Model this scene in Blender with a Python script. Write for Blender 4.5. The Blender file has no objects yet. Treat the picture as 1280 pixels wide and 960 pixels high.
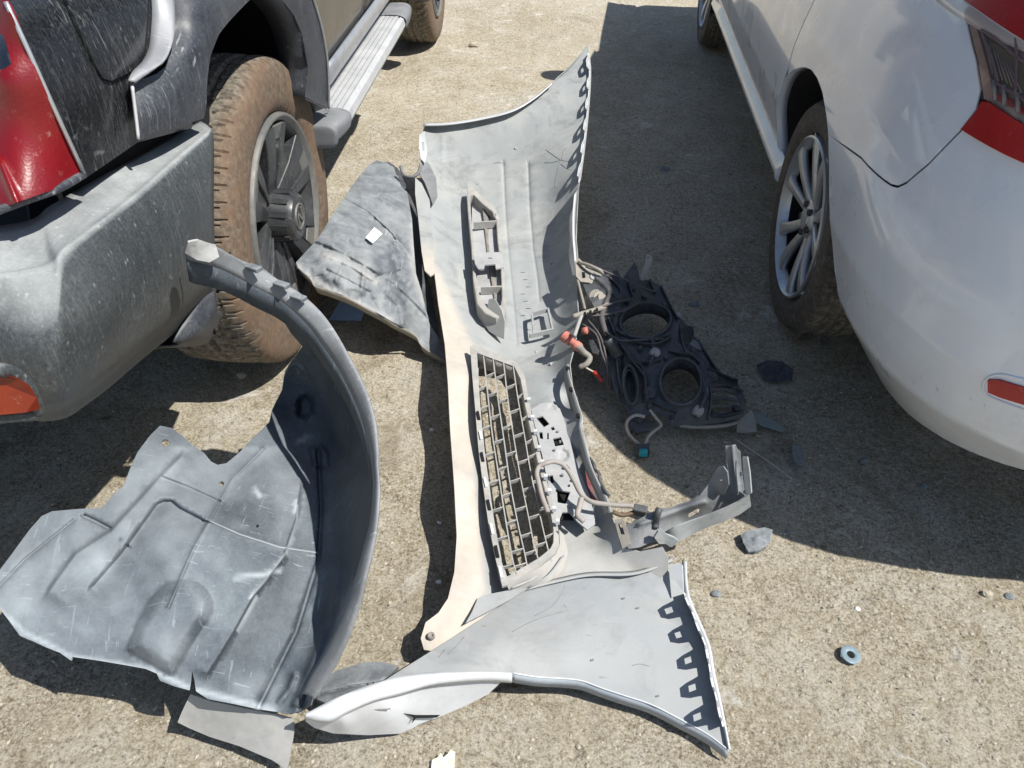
import bpy, math, random
import numpy as np
from mathutils import Vector, Matrix
from mathutils.geometry import delaunay_2d_cdt
random.seed(7); RNG = np.random.default_rng(7)
SC = bpy.context.scene; COL = SC.collection
PI = math.pi

# ------------------------------------------------------------------ camera
CH, CPITCH, CROLL, CF = 1.31818, 0.698677, 0.013595, 958.56
FW = np.array([0, math.cos(CPITCH), -math.sin(CPITCH)])
R0 = np.array([1., 0, 0]); U0 = np.cross(R0, FW)
CR = R0*math.cos(CROLL) + U0*math.sin(CROLL); CU = -R0*math.sin(CROLL) + U0*math.cos(CROLL)
CC = np.array([0, 0, CH])
cam = bpy.data.cameras.new('camera'); camo = bpy.data.objects.new('camera', cam); COL.objects.link(camo)
cam.sensor_width = 36; cam.lens = CF/1280*36; cam.clip_start = .02; cam.clip_end = 500
M = Matrix.Identity(4)
for i in range(3):
    M[i][0] = CR[i]; M[i][1] = CU[i]; M[i][2] = -FW[i]; M[i][3] = CC[i]
camo.matrix_world = M; SC.camera = camo
# ------------------------------------------------------------------ light
SUN = np.array([-.60, .25, -1.0])            # direction the light travels
sd = -SUN/np.linalg.norm(SUN)
elev = math.asin(sd[2]); azim = math.atan2(sd[0], sd[1])
w = bpy.data.worlds.new('World'); SC.world = w; w.use_nodes = True
nt = w.node_tree; bg = nt.nodes['Background']
sky = nt.nodes.new('ShaderNodeTexSky'); sky.sky_type = 'NISHITA'; sky.sun_disc = False
sky.sun_elevation = elev; sky.sun_rotation = azim; sky.dust_density = .8; sky.air_density = 1.0
nt.links.new(sky.outputs[0], bg.inputs[0]); bg.inputs[1].default_value = 0.090
sl_ = bpy.data.lights.new('sun', 'SUN'); sl_.energy = 4.9; sl_.angle = math.radians(.55); sl_.color = (1, .965, .90)
so_ = bpy.data.objects.new('sun', sl_); COL.objects.link(so_)
so_.rotation_euler = Vector(SUN).to_track_quat('-Z', 'Y').to_euler(); so_.location = (4, -1, 6)
SC.view_settings.view_transform = 'Standard'; SC.view_settings.look = 'None'
SC.view_settings.exposure = 0.40; SC.view_settings.gamma = 1

# ------------------------------------------------------------------ picture -> world
def ray(px, py):
    px = np.asarray(px, float); py = np.asarray(py, float)
    return FW + ((px-640)/CF)[..., None]*CR - ((py-480)/CF)[..., None]*CU
def at(px, py, z):
    d = ray(px, py); return CC + d*((np.asarray(z, float)-CH)/d[..., 2])[..., None]
def project(P):
    d = np.asarray(P, float)-CC; z = d@FW
    return 640+CF*(d@CR)/z, 480-CF*(d@CU)/z
AS, SX, SY = .048427, -.5703, 1.7725
AW, WX, WY = .0922736, .778856, 1.91969
def S(l, o, z):
    return np.stack([SX+l*np.sin(AS)+o*np.cos(AS)+0*np.asarray(z), SY+l*np.cos(AS)-o*np.sin(AS)+0*np.asarray(z), z+0*np.asarray(l)+0*np.asarray(o)], -1)
def W(l, o, z):
    return np.stack([WX+l*np.sin(AW)-o*np.cos(AW)+0*np.asarray(z), WY+l*np.cos(AW)+o*np.sin(AW)+0*np.asarray(z), z+0*np.asarray(l)+0*np.asarray(o)], -1)
SN = np.array([math.cos(AS), -math.sin(AS), 0]); SA = np.array([math.sin(AS), math.cos(AS), 0]); SO = np.array([SX, SY, 0])
WN = np.array([-math.cos(AW), math.sin(AW), 0]); WA = np.array([math.sin(AW), math.cos(AW), 0]); WO = np.array([WX, WY, 0])
def atS(px, py, o):
    d = ray(px, py); t = (o-(CC-SO)@SN)/(d@SN); return CC + d*t[..., None]
def atW(px, py, o):
    d = ray(px, py); t = (o-(CC-WO)@WN)/(d@WN); return CC + d*t[..., None]

# ------------------------------------------------------------------ object helpers
def props(o, label=None, cat=None, group=None, kind=None):
    if label: o['label'] = label
    if cat: o['category'] = cat
    if group: o['group'] = group
    if kind: o['kind'] = kind
    return o
def thing(name, label, cat, loc, group=None):
    o = bpy.data.objects.new(name, None); COL.objects.link(o); o.location = tuple(map(float, loc))
    o.empty_display_size = .1
    return props(o, label, cat, group)
def rootloc(o):
    v = Vector((0, 0, 0))
    while o is not None: v = v + Vector(o.location); o = o.parent
    return np.array(v)
def build(name, V, F, mats, parent=None, smooth=True, fm=None, dust=None, label=None):
    """V in world space. Linked as one mesh object; with a parent it is stored relative to it."""
    V = np.asarray(V, float).reshape(-1, 3)
    base = rootloc(parent) if parent is not None else np.array([V[:, 0].mean(), V[:, 1].mean(), V[:, 2].min()])
    me = bpy.data.meshes.new(name); me.from_pydata((V-base).tolist(), [], [tuple(int(i) for i in f) for f in F])
    if not isinstance(mats, (list, tuple)): mats = [mats]
    for m in mats: me.materials.append(m)
    if fm is not None: me.polygons.foreach_set('material_index', np.asarray(fm, int))
    if smooth: me.polygons.foreach_set('use_smooth', [True]*len(me.polygons))
    if dust is not None:
        a = me.attributes.new('dust', 'FLOAT', 'POINT'); a.data.foreach_set('value', np.asarray(dust, float))
    me.update()
    o = bpy.data.objects.new(name, me); COL.objects.link(o)
    if parent is not None: o.parent = parent
    else: o.location = tuple(base)
    if label: o['label'] = label
    return o
def solid(o, t, off=0.0, bevel=0):
    m = o.modifiers.new('solid', 'SOLIDIFY'); m.thickness = t; m.offset = off; m.use_even_offset = False
    return o
def bev(o, wd, seg=2, ang=40):
    m = o.modifiers.new('bevel', 'BEVEL'); m.width = wd; m.segments = seg; m.limit_method = 'ANGLE'; m.angle_limit = math.radians(ang); return o
def wn(o):
    return o
def catmull(P, n, closed=False):
    P = np.asarray(P, float); k = len(P)
    if closed: Q = np.vstack([P[-1:], P, P[:2]]); segs = k
    else: Q = np.vstack([2*P[:1]-P[1:2], P, 2*P[-1:]-P[-2:-1]]); segs = k-1
    out = []
    for i in range(segs):
        p0, p1, p2, p3 = Q[i:i+4]
        t = np.linspace(0, 1, n, endpoint=False)[:, None]
        out.append(.5*((2*p1)+(-p0+p2)*t+(2*p0-5*p1+4*p2-p3)*t*t+(-p0+3*p1-3*p2+p3)*t**3))
    out = np.vstack(out)
    if not closed: out = np.vstack([out, P[-1:]])
    return out
def resample(P, step, closed=True):
    P = np.asarray(P, float); Q = np.vstack([P, P[:1]]) if closed else P
    out = []
    for a, b in zip(Q[:-1], Q[1:]):
        n = max(1, int(round(np.linalg.norm((b-a)[:2])/step)))
        out += [a+(b-a)*i/n for i in range(n)]
    if not closed: out.append(Q[-1])
    return np.array(out)
def inpoly(P, poly):
    x, y = P[:, 0], P[:, 1]; r = np.zeros(len(P), bool); n = len(poly)
    for i in range(n):
        x1, y1 = poly[i][:2]; x2, y2 = poly[(i+1) % n][:2]
        if y1 == y2: continue
        c = ((y1 > y) != (y2 > y)) & (x < (x2-x1)*(y-y1)/(y2-y1)+x1)
        r ^= c
    return r
def segdist(P, line, full=False):
    """distance to a polyline, signed side, signed perpendicular distance and overshoot past the ends"""
    d = np.full(len(P), 1e9); s = np.zeros(len(P)); pp = np.zeros(len(P)); ov = np.zeros(len(P))
    line = np.asarray(line, float)
    for a, b in zip(line[:-1], line[1:]):
        ab = b-a; L = ab@ab; tu = ((P-a)@ab)/L; t = np.clip(tu, 0, 1); q = P-(a+t[:, None]*ab)
        dd = np.hypot(q[:, 0], q[:, 1]); cr = (ab[0]*q[:, 1]-ab[1]*q[:, 0])/math.sqrt(L)
        m = dd < d; d[m] = dd[m]; s[m] = np.sign(cr[m]); pp[m] = cr[m]; ov[m] = (np.abs(tu-t)*math.sqrt(L))[m]
    return (d, s, pp, ov) if full else (d, s)
def tps(ctrl):
    c = np.asarray(ctrl, float); X = c[:, :2]/100; v = c[:, 2]; n = len(c)
    r = np.linalg.norm(X[:, None]-X[None], axis=2)
    K = np.where(r > 0, r*r*np.log(r+1e-12), 0)+np.eye(n)*1e-4
    Pm = np.hstack([np.ones((n, 1)), X]); A = np.block([[K, Pm], [Pm.T, np.zeros((3, 3))]])
    sol = np.linalg.solve(A, np.concatenate([v, np.zeros(3)]))
    def f(P):
        Q = np.asarray(P, float)[:, :2]/100
        rr = np.linalg.norm(Q[:, None]-X[None], axis=2)
        return np.where(rr > 0, rr*rr*np.log(rr+1e-12), 0)@sol[:n] + sol[n] + Q@sol[n+1:]
    return f
_n3 = RNG.random((64, 64))
def vnoise(x, y, seed=0):
    x = np.asarray(x, float)+seed*17.31; y = np.asarray(y, float)+seed*9.77
    xi = np.floor(x).astype(int); yi = np.floor(y).astype(int); fx = x-xi; fy = y-yi
    fx = fx*fx*(3-2*fx); fy = fy*fy*(3-2*fy)
    g = lambda a, b: _n3[a % 64, b % 64]
    return (g(xi, yi)*(1-fx)+g(xi+1, yi)*fx)*(1-fy)+(g(xi, yi+1)*(1-fx)+g(xi+1, yi+1)*fx)*fy
def fbm(x, y, o=4, seed=0):
    s = 0; a = 1; t = 0
    for i in range(o): s = s+a*(vnoise(x*2**i, y*2**i, seed+i)-.5); t += a; a *= .5
    return s/t
def sheet(name, outline, ctrl, mat, parent=None, frame=at, step=6, holes=(), thick=.0025, smoothout=False, ridges=(), crumple=0,
          dust=None, label=None, off=0.0, cs=.04, nv=None, fold=()):
    """A real thin moulding: outline and height control points are turned into a 3D surface of real thickness."""
    out = np.asarray(outline, float)
    if smoothout: out = catmull(out, 4, True)
    out = resample(out, step)
    rng = np.random.default_rng(3)
    x0, y0 = out.min(0)[:2]; x1, y1 = out.max(0)[:2]
    gx, gy = np.meshgrid(np.arange(x0, x1+step, step), np.arange(y0, y1+step, step*.9))
    gx = gx+(np.arange(gx.shape[0]) % 2)[:, None]*step*.5
    G = np.stack([gx.ravel(), gy.ravel()], 1); G = G[inpoly(G, out)]
    hs = [resample(np.asarray(h, float), step*.7) for h in holes]
    for h in hs: G = G[~inpoly(G, h)]
    ex = []
    for rd in ridges:
        L = np.asarray(rd[0], float)
        if rd[3] == 'lobe': L = np.vstack([L, L[:1]])
        L = resample(L, step*.55, False); T = np.gradient(L, axis=0); T /= np.linalg.norm(T, axis=1)[:, None]+1e-9; Nn = np.stack([-T[:, 1], T[:, 0]], 1)
        for q in ((-1.6, -.8, 0, .8, 1.6) if rd[3] == 'ridge' else (0, .35, .7, 1, 1.6)): ex.append(L+Nn*(q*rd[1]))
    if ex:
        ex = np.vstack(ex); kp = []
        for q in ex:
            if not kp or np.min(np.sum((np.array(kp)-q)**2, 1)) > .8: kp.append(q)
        ex = np.array(kp); ex = ex[inpoly(ex, out)]
        for h in hs: ex = ex[~inpoly(ex, h)]
        d = np.min(np.linalg.norm(G[:, None]-ex[None], axis=2), axis=1); G = np.vstack([G[d > step*.45], ex])
    loops = [out]+hs
    for lp in loops:
        if len(G):
            d = np.min(np.linalg.norm(G[:, None]-lp[None, :, :2], axis=2), axis=1); G = G[d > step*.45]
    P = np.vstack([l[:, :2] for l in loops]+[G]); edges = []; k = 0
    for l in loops:
        n = len(l); edges += [(k+i, k+(i+1) % n) for i in range(n)]; k += n
    r = delaunay_2d_cdt([Vector(p) for p in P], edges, [], 0, 1e-4)
    V2 = np.array([list(v) for v in r[0]]); F = np.array([list(f) for f in r[2]])
    c = V2[F].mean(1); m = inpoly(c, out)
    for h in hs: m &= ~inpoly(c, h)
    F = F[m]
    tf = ctrl if callable(ctrl) else tps(ctrl)
    def pos(V2):
        h = tf(V2)
        for rd in ridges:
            line, wd, amp, kind = rd[:4]
            if kind == 'lobe':
                ins = inpoly(V2, line); d, s = segdist(V2, list(line)+[line[0]]); h = h+np.where(ins, amp*np.clip(d/wd, 0, 1)**.7, 0); continue
            d, s = segdist(V2, line)
            if kind == 'ridge': h = h+amp*np.exp(-(d/wd)**2)
            elif kind == 'step':      # rises on one side of the line, fades away from it
                far = rd[4] if len(rd) > 4 else wd*8
                d, s, pp, ov = segdist(V2, line, True); h = h+amp*np.clip(pp/wd, 0, 1)*np.exp(-(d/far)**2)*np.exp(-(ov/(3*wd))**2)
        if crumple: h = h+crumple*fbm(V2[:, 0]*cs, V2[:, 1]*cs, 4, 5)*2
        return frame(V2[:, 0], V2[:, 1], h)
    V = pos(V2); e = min(step*.25, .7)
    tx = pos(V2+[e, 0])-pos(V2-[e, 0]); ty = pos(V2+[0, e])-pos(V2-[0, e]); N = np.cross(tx, ty); N /= np.linalg.norm(N, axis=1)[:, None]+1e-15
    sg = np.sign(np.sum(N*(CC-V), 1)); sg = 1. if np.median(sg) >= 0 else -1.; N = N*sg
    a = V[F[:, 1]]-V[F[:, 0]]; b = V[F[:, 2]]-V[F[:, 0]]; nn = np.cross(a, b)
    flip = np.sum(nn*N[F[:, 0]], 1) < 0; F[flip] = F[flip][:, ::-1]
    dv = np.zeros(len(V2)) if dust is None else np.clip(dust(V2), 0, 1)
    th = thick or .001; n0 = len(V); V3 = np.vstack([V, V-N*th]); F2 = F[:, ::-1]+n0
    cnt = {}
    for f in F:
        for i in range(3): cnt[(f[i], f[(i+1) % 3])] = 1
    be = [(i, j) for (i, j) in cnt if (j, i) not in cnt]
    sv = []; sf = []; sn = []; k = 2*n0
    for i, j in be:
        sv += [V3[j], V3[i], V3[i+n0], V3[j+n0]]; q = np.cross(V3[i]-V3[j], V3[i+n0]-V3[j]); q = q/(np.linalg.norm(q)+1e-12); sn += [q]*4
        sf.append((k, k+1, k+2, k+3)); k += 4
    allV = np.vstack([V3, np.array(sv)]); allN = np.vstack([N, -N, np.array(sn)])
    allF = [tuple(f) for f in F]+[tuple(f) for f in F2]+sf
    base = rootloc(parent) if parent is not None else np.array([V[:, 0].mean(), V[:, 1].mean(), V[:, 2].min()])
    dd = np.concatenate([dv, dv, np.zeros(len(sv))])
    dd[2*n0:] = np.repeat([dv[i] for i, j in be], 4)
    o = build(name, allV, allF, mat, parent, True, None, dd, label)
    o.data.normals_split_custom_set_from_vertices(allN.tolist())
    return o
def grid(name, rows, mat, parent=None, nu=4, nv=4, thick=0, closed=False, label=None, dustv=0, flip=False):
    """Catmull-Rom surface through rows of world points."""
    A = np.asarray(rows, float)
    A = np.stack([catmull(A[i], nu, closed) for i in range(len(A))])
    A = np.stack([catmull(A[:, j], nv) for j in range(A.shape[1])], 1)
    n, m = A.shape[:2]; F = []
    for i in range(n-1):
        for j in range(m if closed else m-1):
            j2 = (j+1) % m; f = (i*m+j, i*m+j2, (i+1)*m+j2, (i+1)*m+j); F.append(f[::-1] if flip else f)
    o = build(name, A.reshape(-1, 3), F, mat, parent, True, None, np.full(n*m, dustv), label)
    if thick: solid(o, thick, 0)
    return o
def ribbon(name, A, B, mat, parent=None, n=4, thick=.002, mid=None, bulge=None, label=None, dustv=0):
    """strip between two world polylines of equal length"""
    A = catmull(A, n); B = catmull(B, n); rows = [A]
    if bulge is not None:
        for t in (.25, .5, .75): rows.append(A*(1-t)+B*t+np.asarray(bulge)*math.sin(PI*t))
    rows.append(B); R = np.stack(rows); k, m = R.shape[:2]; F = []
    for i in range(k-1):
        for j in range(m-1): F.append((i*m+j, i*m+j+1, (i+1)*m+j+1, (i+1)*m+j))
    o = build(name, R.reshape(-1, 3), F, mat, parent, True, None, np.full(k*m, dustv), label)
    if thick: solid(o, thick, 0)
    return o
def tubegeo(P, r, seg=8, n=4, r2=None, cap=True, smoothp=True):
    P = catmull(P, n) if smoothp and len(P) > 2 else np.asarray(P, float)
    k = len(P); V = []; F = []
    T = np.gradient(P, axis=0); T /= np.linalg.norm(T, axis=1)[:, None]+1e-12
    up = np.array([0, 0, 1.]) if abs(T[0][2]) < .9 else np.array([1., 0, 0])
    N = np.cross(T[0], up); N /= np.linalg.norm(N)
    for i in range(k):
        N = N-T[i]*(N@T[i]); N /= np.linalg.norm(N)+1e-12; B = np.cross(T[i], N)
        rr = r if r2 is None else r+(r2-r)*i/(k-1)
        for j in range(seg):
            a = 2*PI*j/seg; V.append(P[i]+rr*(math.cos(a)*N+math.sin(a)*B))
    for i in range(k-1):
        for j in range(seg): F.append((i*seg+j, i*seg+(j+1) % seg, (i+1)*seg+(j+1) % seg, (i+1)*seg+j))
    if cap: F.append(tuple(range(seg))[::-1]); F.append(tuple((k-1)*seg+j for j in range(seg)))
    return V, F
class MB:
    def __init__(s): s.V = []; s.F = []; s.m = []
    def add(s, V, F, mi=0):
        b = len(s.V); s.V += [np.asarray(v, float) for v in V]; s.F += [tuple(i+b for i in f) for f in F]; s.m += [mi]*len(F); return s
    def tube(s, P, r, seg=8, n=4, mi=0, r2=None, smoothp=True):
        V, F = tubegeo(P, r, seg, n, r2, True, smoothp); return s.add(V, F, mi)
    def box(s, c, X, Y, Z, mi=0):
        """centre and three half-extent vectors"""
        c, X, Y, Z = [np.asarray(q, float) for q in (c, X, Y, Z)]
        V = [c+a*X+b*Y+d*Z for d in (-1, 1) for b in (-1, 1) for a in (-1, 1)]
        return s.add(V, [(0, 2, 3, 1), (4, 5, 7, 6), (0, 1, 5, 4), (2, 6, 7, 3), (0, 4, 6, 2), (1, 3, 7, 5)], mi)
    def prism(s, poly, vec, mi=0):
        """extrude a world polygon by a vector"""
        poly = np.asarray(poly, float); n = len(poly); V = list(poly)+list(poly+np.asarray(vec))
        F = [tuple(range(n)), tuple(range(2*n-1, n-1, -1))]+[(i, n+i, n+(i+1) % n, (i+1) % n) for i in range(n)]
        return s.add(V, F, mi)
    def lathe(s, prof, c, ax, u, seg=32, mi=0):
        """prof = [(along axis, radius)]"""
        ax = np.asarray(ax, float); ax = ax/np.linalg.norm(ax); u = np.asarray(u, float); u = u-ax*(u@ax); u /= np.linalg.norm(u); v = np.cross(ax, u)
        V = []; F = []; k = len(prof)
        for (a, r) in prof:
            for j in range(seg):
                t = 2*PI*j/seg; V.append(np.asarray(c)+ax*a+r*(math.cos(t)*u+math.sin(t)*v))
        for i in range(k-1):
            for j in range(seg): F.append((i*seg+j, i*seg+(j+1) % seg, (i+1)*seg+(j+1) % seg, (i+1)*seg+j))
        return s.add(V, F, mi)
    def build(s, name, mats, parent=None, smooth=True, label=None):
        o = build(name, s.V, s.F, mats, parent, smooth, s.m, None, label)
        return o
def autosm(o, ang=35):
    """keep hard edges hard"""
    me = o.data; import bmesh
    bm = bmesh.new(); bm.from_mesh(me)
    bmesh.ops.recalc_face_normals(bm, faces=bm.faces)
    for e in bm.edges:
        if len(e.link_faces) == 2: e.smooth = e.calc_face_angle(0) < math.radians(ang)
    bm.to_mesh(me); bm.free(); return o

# ------------------------------------------------------------------ materials
def M_(name):
    m = bpy.data.materials.new(name); m.use_nodes = True; n = m.node_tree; b = n.nodes['Principled BSDF']; return m, n, b
def nd(n, t, **k):
    x = n.nodes.new(t)
    for a, v in k.items(): setattr(x, a, v)
    return x
def noise(n, scale, detail=6, rough=.6, vec=None, dist=0):
    x = nd(n, 'ShaderNodeTexNoise'); x.inputs['Scale'].default_value = scale; x.inputs['Detail'].default_value = detail
    x.inputs['Roughness'].default_value = rough; x.inputs['Distortion'].default_value = dist
    if vec is not None: n.links.new(vec, x.inputs['Vector'])
    return x.outputs['Fac']
def ramp(n, fac, a, b, va=0., vb=1.):
    x = nd(n, 'ShaderNodeMapRange'); x.inputs[1].default_value = a; x.inputs[2].default_value = b; x.inputs[3].default_value = va; x.inputs[4].default_value = vb
    x.clamp = True; n.links.new(fac, x.inputs[0]); return x.outputs[0]
def mix(n, fac, a, b):
    x = nd(n, 'ShaderNodeMix', data_type='RGBA')
    for i, v in ((6, a), (7, b)):
        if isinstance(v, tuple): x.inputs[i].default_value = (*v[:3], 1)
        else: n.links.new(v, x.inputs[i])
    if isinstance(fac, float): x.inputs[0].default_value = fac
    else: n.links.new(fac, x.inputs[0])
    return x.outputs[2]
def math_(n, op, a, b=None, clamp=False):
    x = nd(n, 'ShaderNodeMath', operation=op); x.use_clamp = clamp
    for i, v in ((0, a), (1, b)):
        if v is None: continue
        if isinstance(v, (int, float)): x.inputs[i].default_value = v
        else: n.links.new(v, x.inputs[i])
    return x.outputs[0]
def objvec(n, scale=(1, 1, 1), rot=(0, 0, 0)):
    t = nd(n, 'ShaderNodeTexCoord'); mp = nd(n, 'ShaderNodeMapping'); n.links.new(t.outputs['Object'], mp.inputs[0])
    mp.inputs['Scale'].default_value = scale; mp.inputs['Rotation'].default_value = rot; return mp.outputs[0]
def bump(n, b, h, strength=.3, dist=.002, prev=None):
    x = nd(n, 'ShaderNodeBump'); x.inputs['Strength'].default_value = strength; x.inputs['Distance'].default_value = dist
    n.links.new(h, x.inputs['Height'])
    if prev is not None: n.links.new(prev, x.inputs['Normal'])
    n.links.new(x.outputs[0], b.inputs['Normal']); return x.outputs[0]
def dusty(name, base, rough=.5, dust=(.42, .38, .31), amt=.3, metal=0, sc=6, speck=.3, scratch=.3, streak=0, up=.0, bmp=.15, coat=0,
          attrdust=None, spec=.5, lo=.42, fine=500, lowz=None, grain=.16, grime=.35):
    m, n, b = M_(name); v = objvec(n)
    big = noise(n, sc, 8, .65, v, .4); mask = ramp(n, big, lo, lo+.3)
    fin = noise(n, sc*14, 4, .7, v); mask = math_(n, 'MULTIPLY', mask, ramp(n, fin, .25, .7, .35, 1))
    mask = math_(n, 'MULTIPLY', mask, amt)
    mask = math_(n, 'ADD', mask, amt*.35)
    if up:
        g = nd(n, 'ShaderNodeNewGeometry'); s = nd(n, 'ShaderNodeSeparateXYZ'); n.links.new(g.outputs['Normal'], s.inputs[0])
        u = ramp(n, s.outputs[2], .5, .93, 0, up); u = math_(n, 'MULTIPLY', u, ramp(n, big, .3, .7, .4, 1)); mask = math_(n, 'ADD', mask, u, True)
    if speck:
        vo = nd(n, 'ShaderNodeTexVoronoi'); vo.inputs['Scale'].default_value = 90; n.links.new(objvec(n, (1, 1, .6)), vo.inputs['Vector'])
        sp = ramp(n, vo.outputs['Distance'], .0, .26, 1, 0); sp = math_(n, 'MULTIPLY', sp, ramp(n, noise(n, 40, 3, .6, v), .5, .62))
        mask = math_(n, 'ADD', mask, math_(n, 'MULTIPLY', sp, speck), True)
    if streak:
        st = noise(n, 1, 6, .8, objvec(n, (260, 260, 16)), .0); st = math_(n, 'MULTIPLY', ramp(n, st, .5, .68), ramp(n, noise(n, 7, 4, .6, v), .35, .65, .2, 1))
        mask = math_(n, 'ADD', mask, math_(n, 'MULTIPLY', st, streak), True)
    if scratch:
        for sca, rt in (((8, 190, 30), (0, 0, .5)), ((170, 7, 40), (.2, .1, .9)), ((40, 220, 9), (.5, .3, 2.3))):
            scn = noise(n, 1, 3, .5, objvec(n, sca, rt), .6)
            sx = math_(n, 'MULTIPLY', ramp(n, scn, .655, .70), ramp(n, noise(n, 5, 3, .5, objvec(n, (1, 1, 1), rt)), .48, .6))
            mask = math_(n, 'ADD', mask, math_(n, 'MULTIPLY', sx, scratch), True)
    gr_ = noise(n, 230, 4, .8, v); mask = math_(n, 'ADD', mask, math_(n, 'MULTIPLY', math_(n, 'SUBTRACT', gr_, .5), grain*2.2), True)
    g1 = noise(n, sc*.8, 7, .7, objvec(n, (1, 1.3, 1), (.4, .2, 1.1)), 1.2); g2 = noise(n, sc*5, 5, .75, objvec(n, (1, 1, 1), (.1, .6, .3)), .5)
    gm = math_(n, 'MULTIPLY', ramp(n, g1, .48, .66), ramp(n, g2, .35, .62, .3, 1)); gm = math_(n, 'MULTIPLY', gm, grime)
    bl = noise(n, 1, 3, .5, objvec(n, (26, 190, 60), (.3, .1, 1.2)), .5); bl = math_(n, 'MULTIPLY', ramp(n, bl, .67, .70, 0, .8), ramp(n, noise(n, 6, 3, .5, objvec(n, (1, 1, 1), (1, .3, 1.2))), .5, .58))
    gm = math_(n, 'MAXIMUM', gm, math_(n, 'MULTIPLY', bl, grime))
    col = mix(n, mask, base, dust); col = mix(n, gm, col, tuple(x*.45 for x in base))
    if lowz:
        gg = nd(n, 'ShaderNodeNewGeometry'); sz = nd(n, 'ShaderNodeSeparateXYZ'); n.links.new(gg.outputs['Position'], sz.inputs[0])
        k = ramp(n, math_(n, 'ADD', sz.outputs[2], math_(n, 'MULTIPLY', big, .12)), lowz[1]+.06, lowz[0]+.06, 0, lowz[2]); k = math_(n, 'MULTIPLY', k, ramp(n, fin, .2, .65, .5, 1))
        col = mix(n, k, col, lowz[3]); mask = math_(n, 'MAXIMUM', mask, k)
    if attrdust is not None:
        at_ = nd(n, 'ShaderNodeAttribute'); at_.attribute_name = 'dust'
        am = math_(n, 'MULTIPLY', at_.outputs['Fac'], ramp(n, noise(n, 18, 6, .7, v), .25, .6, .7, 1), True)
        ac = mix(n, ramp(n, noise(n, 11, 7, .75, v, .5), .35, .65), tuple(q_*.90 for q_ in attrdust), tuple(min(1, q_*1.10) for q_ in attrdust)); col = mix(n, am, col, ac); mask = math_(n, 'MAXIMUM', mask, am)
    n.links.new(col, b.inputs['Base Color'])
    rr = ramp(n, mask, 0, .6, rough, max(rough, .82)); n.links.new(rr, b.inputs['Roughness'])
    b.inputs['Metallic'].default_value = metal; b.inputs['Specular IOR Level'].default_value = spec
    if coat: b.inputs['Coat Weight'].default_value = coat; b.inputs['Coat Roughness'].default_value = .12
    if bmp:
        p = bump(n, b, noise(n, fine, 3, .6, v), bmp, .0006); bump(n, b, noise(n, 9, 5, .6, v), .25, .004, p)
    return m
def plain(name, c, rough=.5, metal=0, trans=0, emis=0, ior=1.45, coat=0):
    m, n, b = M_(name); b.inputs['Base Color'].default_value = (*c, 1); b.inputs['Roughness'].default_value = rough; b.inputs['Metallic'].default_value = metal
    b.inputs['Transmission Weight'].default_value = trans; b.inputs['IOR'].default_value = ior; b.inputs['Coat Weight'].default_value = coat
    v = objvec(n); k = noise(n, 35, 5, .6, v)
    n.links.new(mix(n, ramp(n, k, .3, .7), tuple(x*.85 for x in c), tuple(min(1, x*1.12) for x in c)), b.inputs['Base Color'])
    return m
mt = {}
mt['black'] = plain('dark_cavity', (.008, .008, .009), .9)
mt['suvpaint'] = dusty('black_dusty_paint', (.008, .009, .011), .18, (.26, .27, .27), .07, sc=5, speck=.40, scratch=.35, streak=.34, coat=.5, bmp=.0)
mt['suvdoor'] = dusty('brown_dust_paint', (.015, .015, .015), .22, (.30, .25, .18), .55, sc=5, speck=.2, scratch=.2, streak=.25, coat=.4, bmp=0)
mt['suvplas'] = dusty('grey_bumper_paint', (.030, .036, .040), .38, (.40, .42, .42), .13, sc=5, speck=.55, scratch=.12, streak=.30, up=.85, bmp=.25, fine=260, lowz=(.47, .66, .6, (.16, .15, .13)))
mt['flare'] = dusty('grey_flare_plastic', (.020, .024, .034), .4, (.33, .34, .35), .14, sc=7, speck=.5, scratch=.6, streak=.3, up=.1, bmp=.05)
mt['flareglint'] = dusty('flare_chamfer_glint', (.20, .21, .23), .42, (.5, .5, .5), .3, sc=7, speck=.2, scratch=.3, bmp=.05, spec=1.0)  # pale base paints the sun's glare onto the chamfer
mt['alu'] = dusty('brushed_step', (.46, .47, .48), .4, (.58, .58, .56), .5, sc=12, speck=.1, scratch=.3, metal=.25, bmp=.1)
mt['silver'] = dusty('silver_metal', (.55, .57, .6), .28, (.5, .47, .42), .2, metal=.7, sc=15, scratch=.2, bmp=.05)
mt['rimdark'] = dusty('dark_rim', (.020, .022, .026), .28, (.22, .22, .21), .22, sc=14, speck=.3, scratch=.4, bmp=.1, fine=200)
mt['rimlight'] = dusty('machined_rim', (.13, .135, .135), .35, (.30, .27, .23), .5, metal=.3, sc=16, speck=.2, scratch=.3, bmp=.1)
mt['liner'] = dusty('liner_plastic', (.018, .025, .036), .52, (.21, .245, .27), .30, sc=4.5, speck=.22, scratch=.8, up=.42, bmp=.12, lo=.36, grain=.3, attrdust=(.37, .41, .44))  # attrdust here also tints the sheen painted on the liner's left
mt['liner2'] = dusty('worn_liner_plastic', (.045, .055, .068), .38, (.29, .31, .325), .5, sc=16, grime=.25, speck=.45, scratch=.95, up=.35, bmp=.2, lo=.36, attrdust=(.42, .42, .41))
mt['shell'] = dusty('bumper_inside_plastic', (.27, .295, .305), .5, (.385, .385, .365), .7, sc=6, grime=.6, speck=.12, scratch=.3, up=0, bmp=.08, lo=.38, attrdust=(.51, .455, .39))
mt['wing'] = dusty('bumper_wing_plastic', (.27, .29, .30), .5, (.35, .35, .34), .7, sc=5, grime=.5, speck=.12, scratch=.35, bmp=.08, lo=.4, attrdust=(.27, .31, .36))
mt['plate'] = dusty('dusty_plate', (.33, .34, .35), .5, (.46, .45, .43), .6, sc=14, speck=.2, scratch=.2, bmp=.1)
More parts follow.
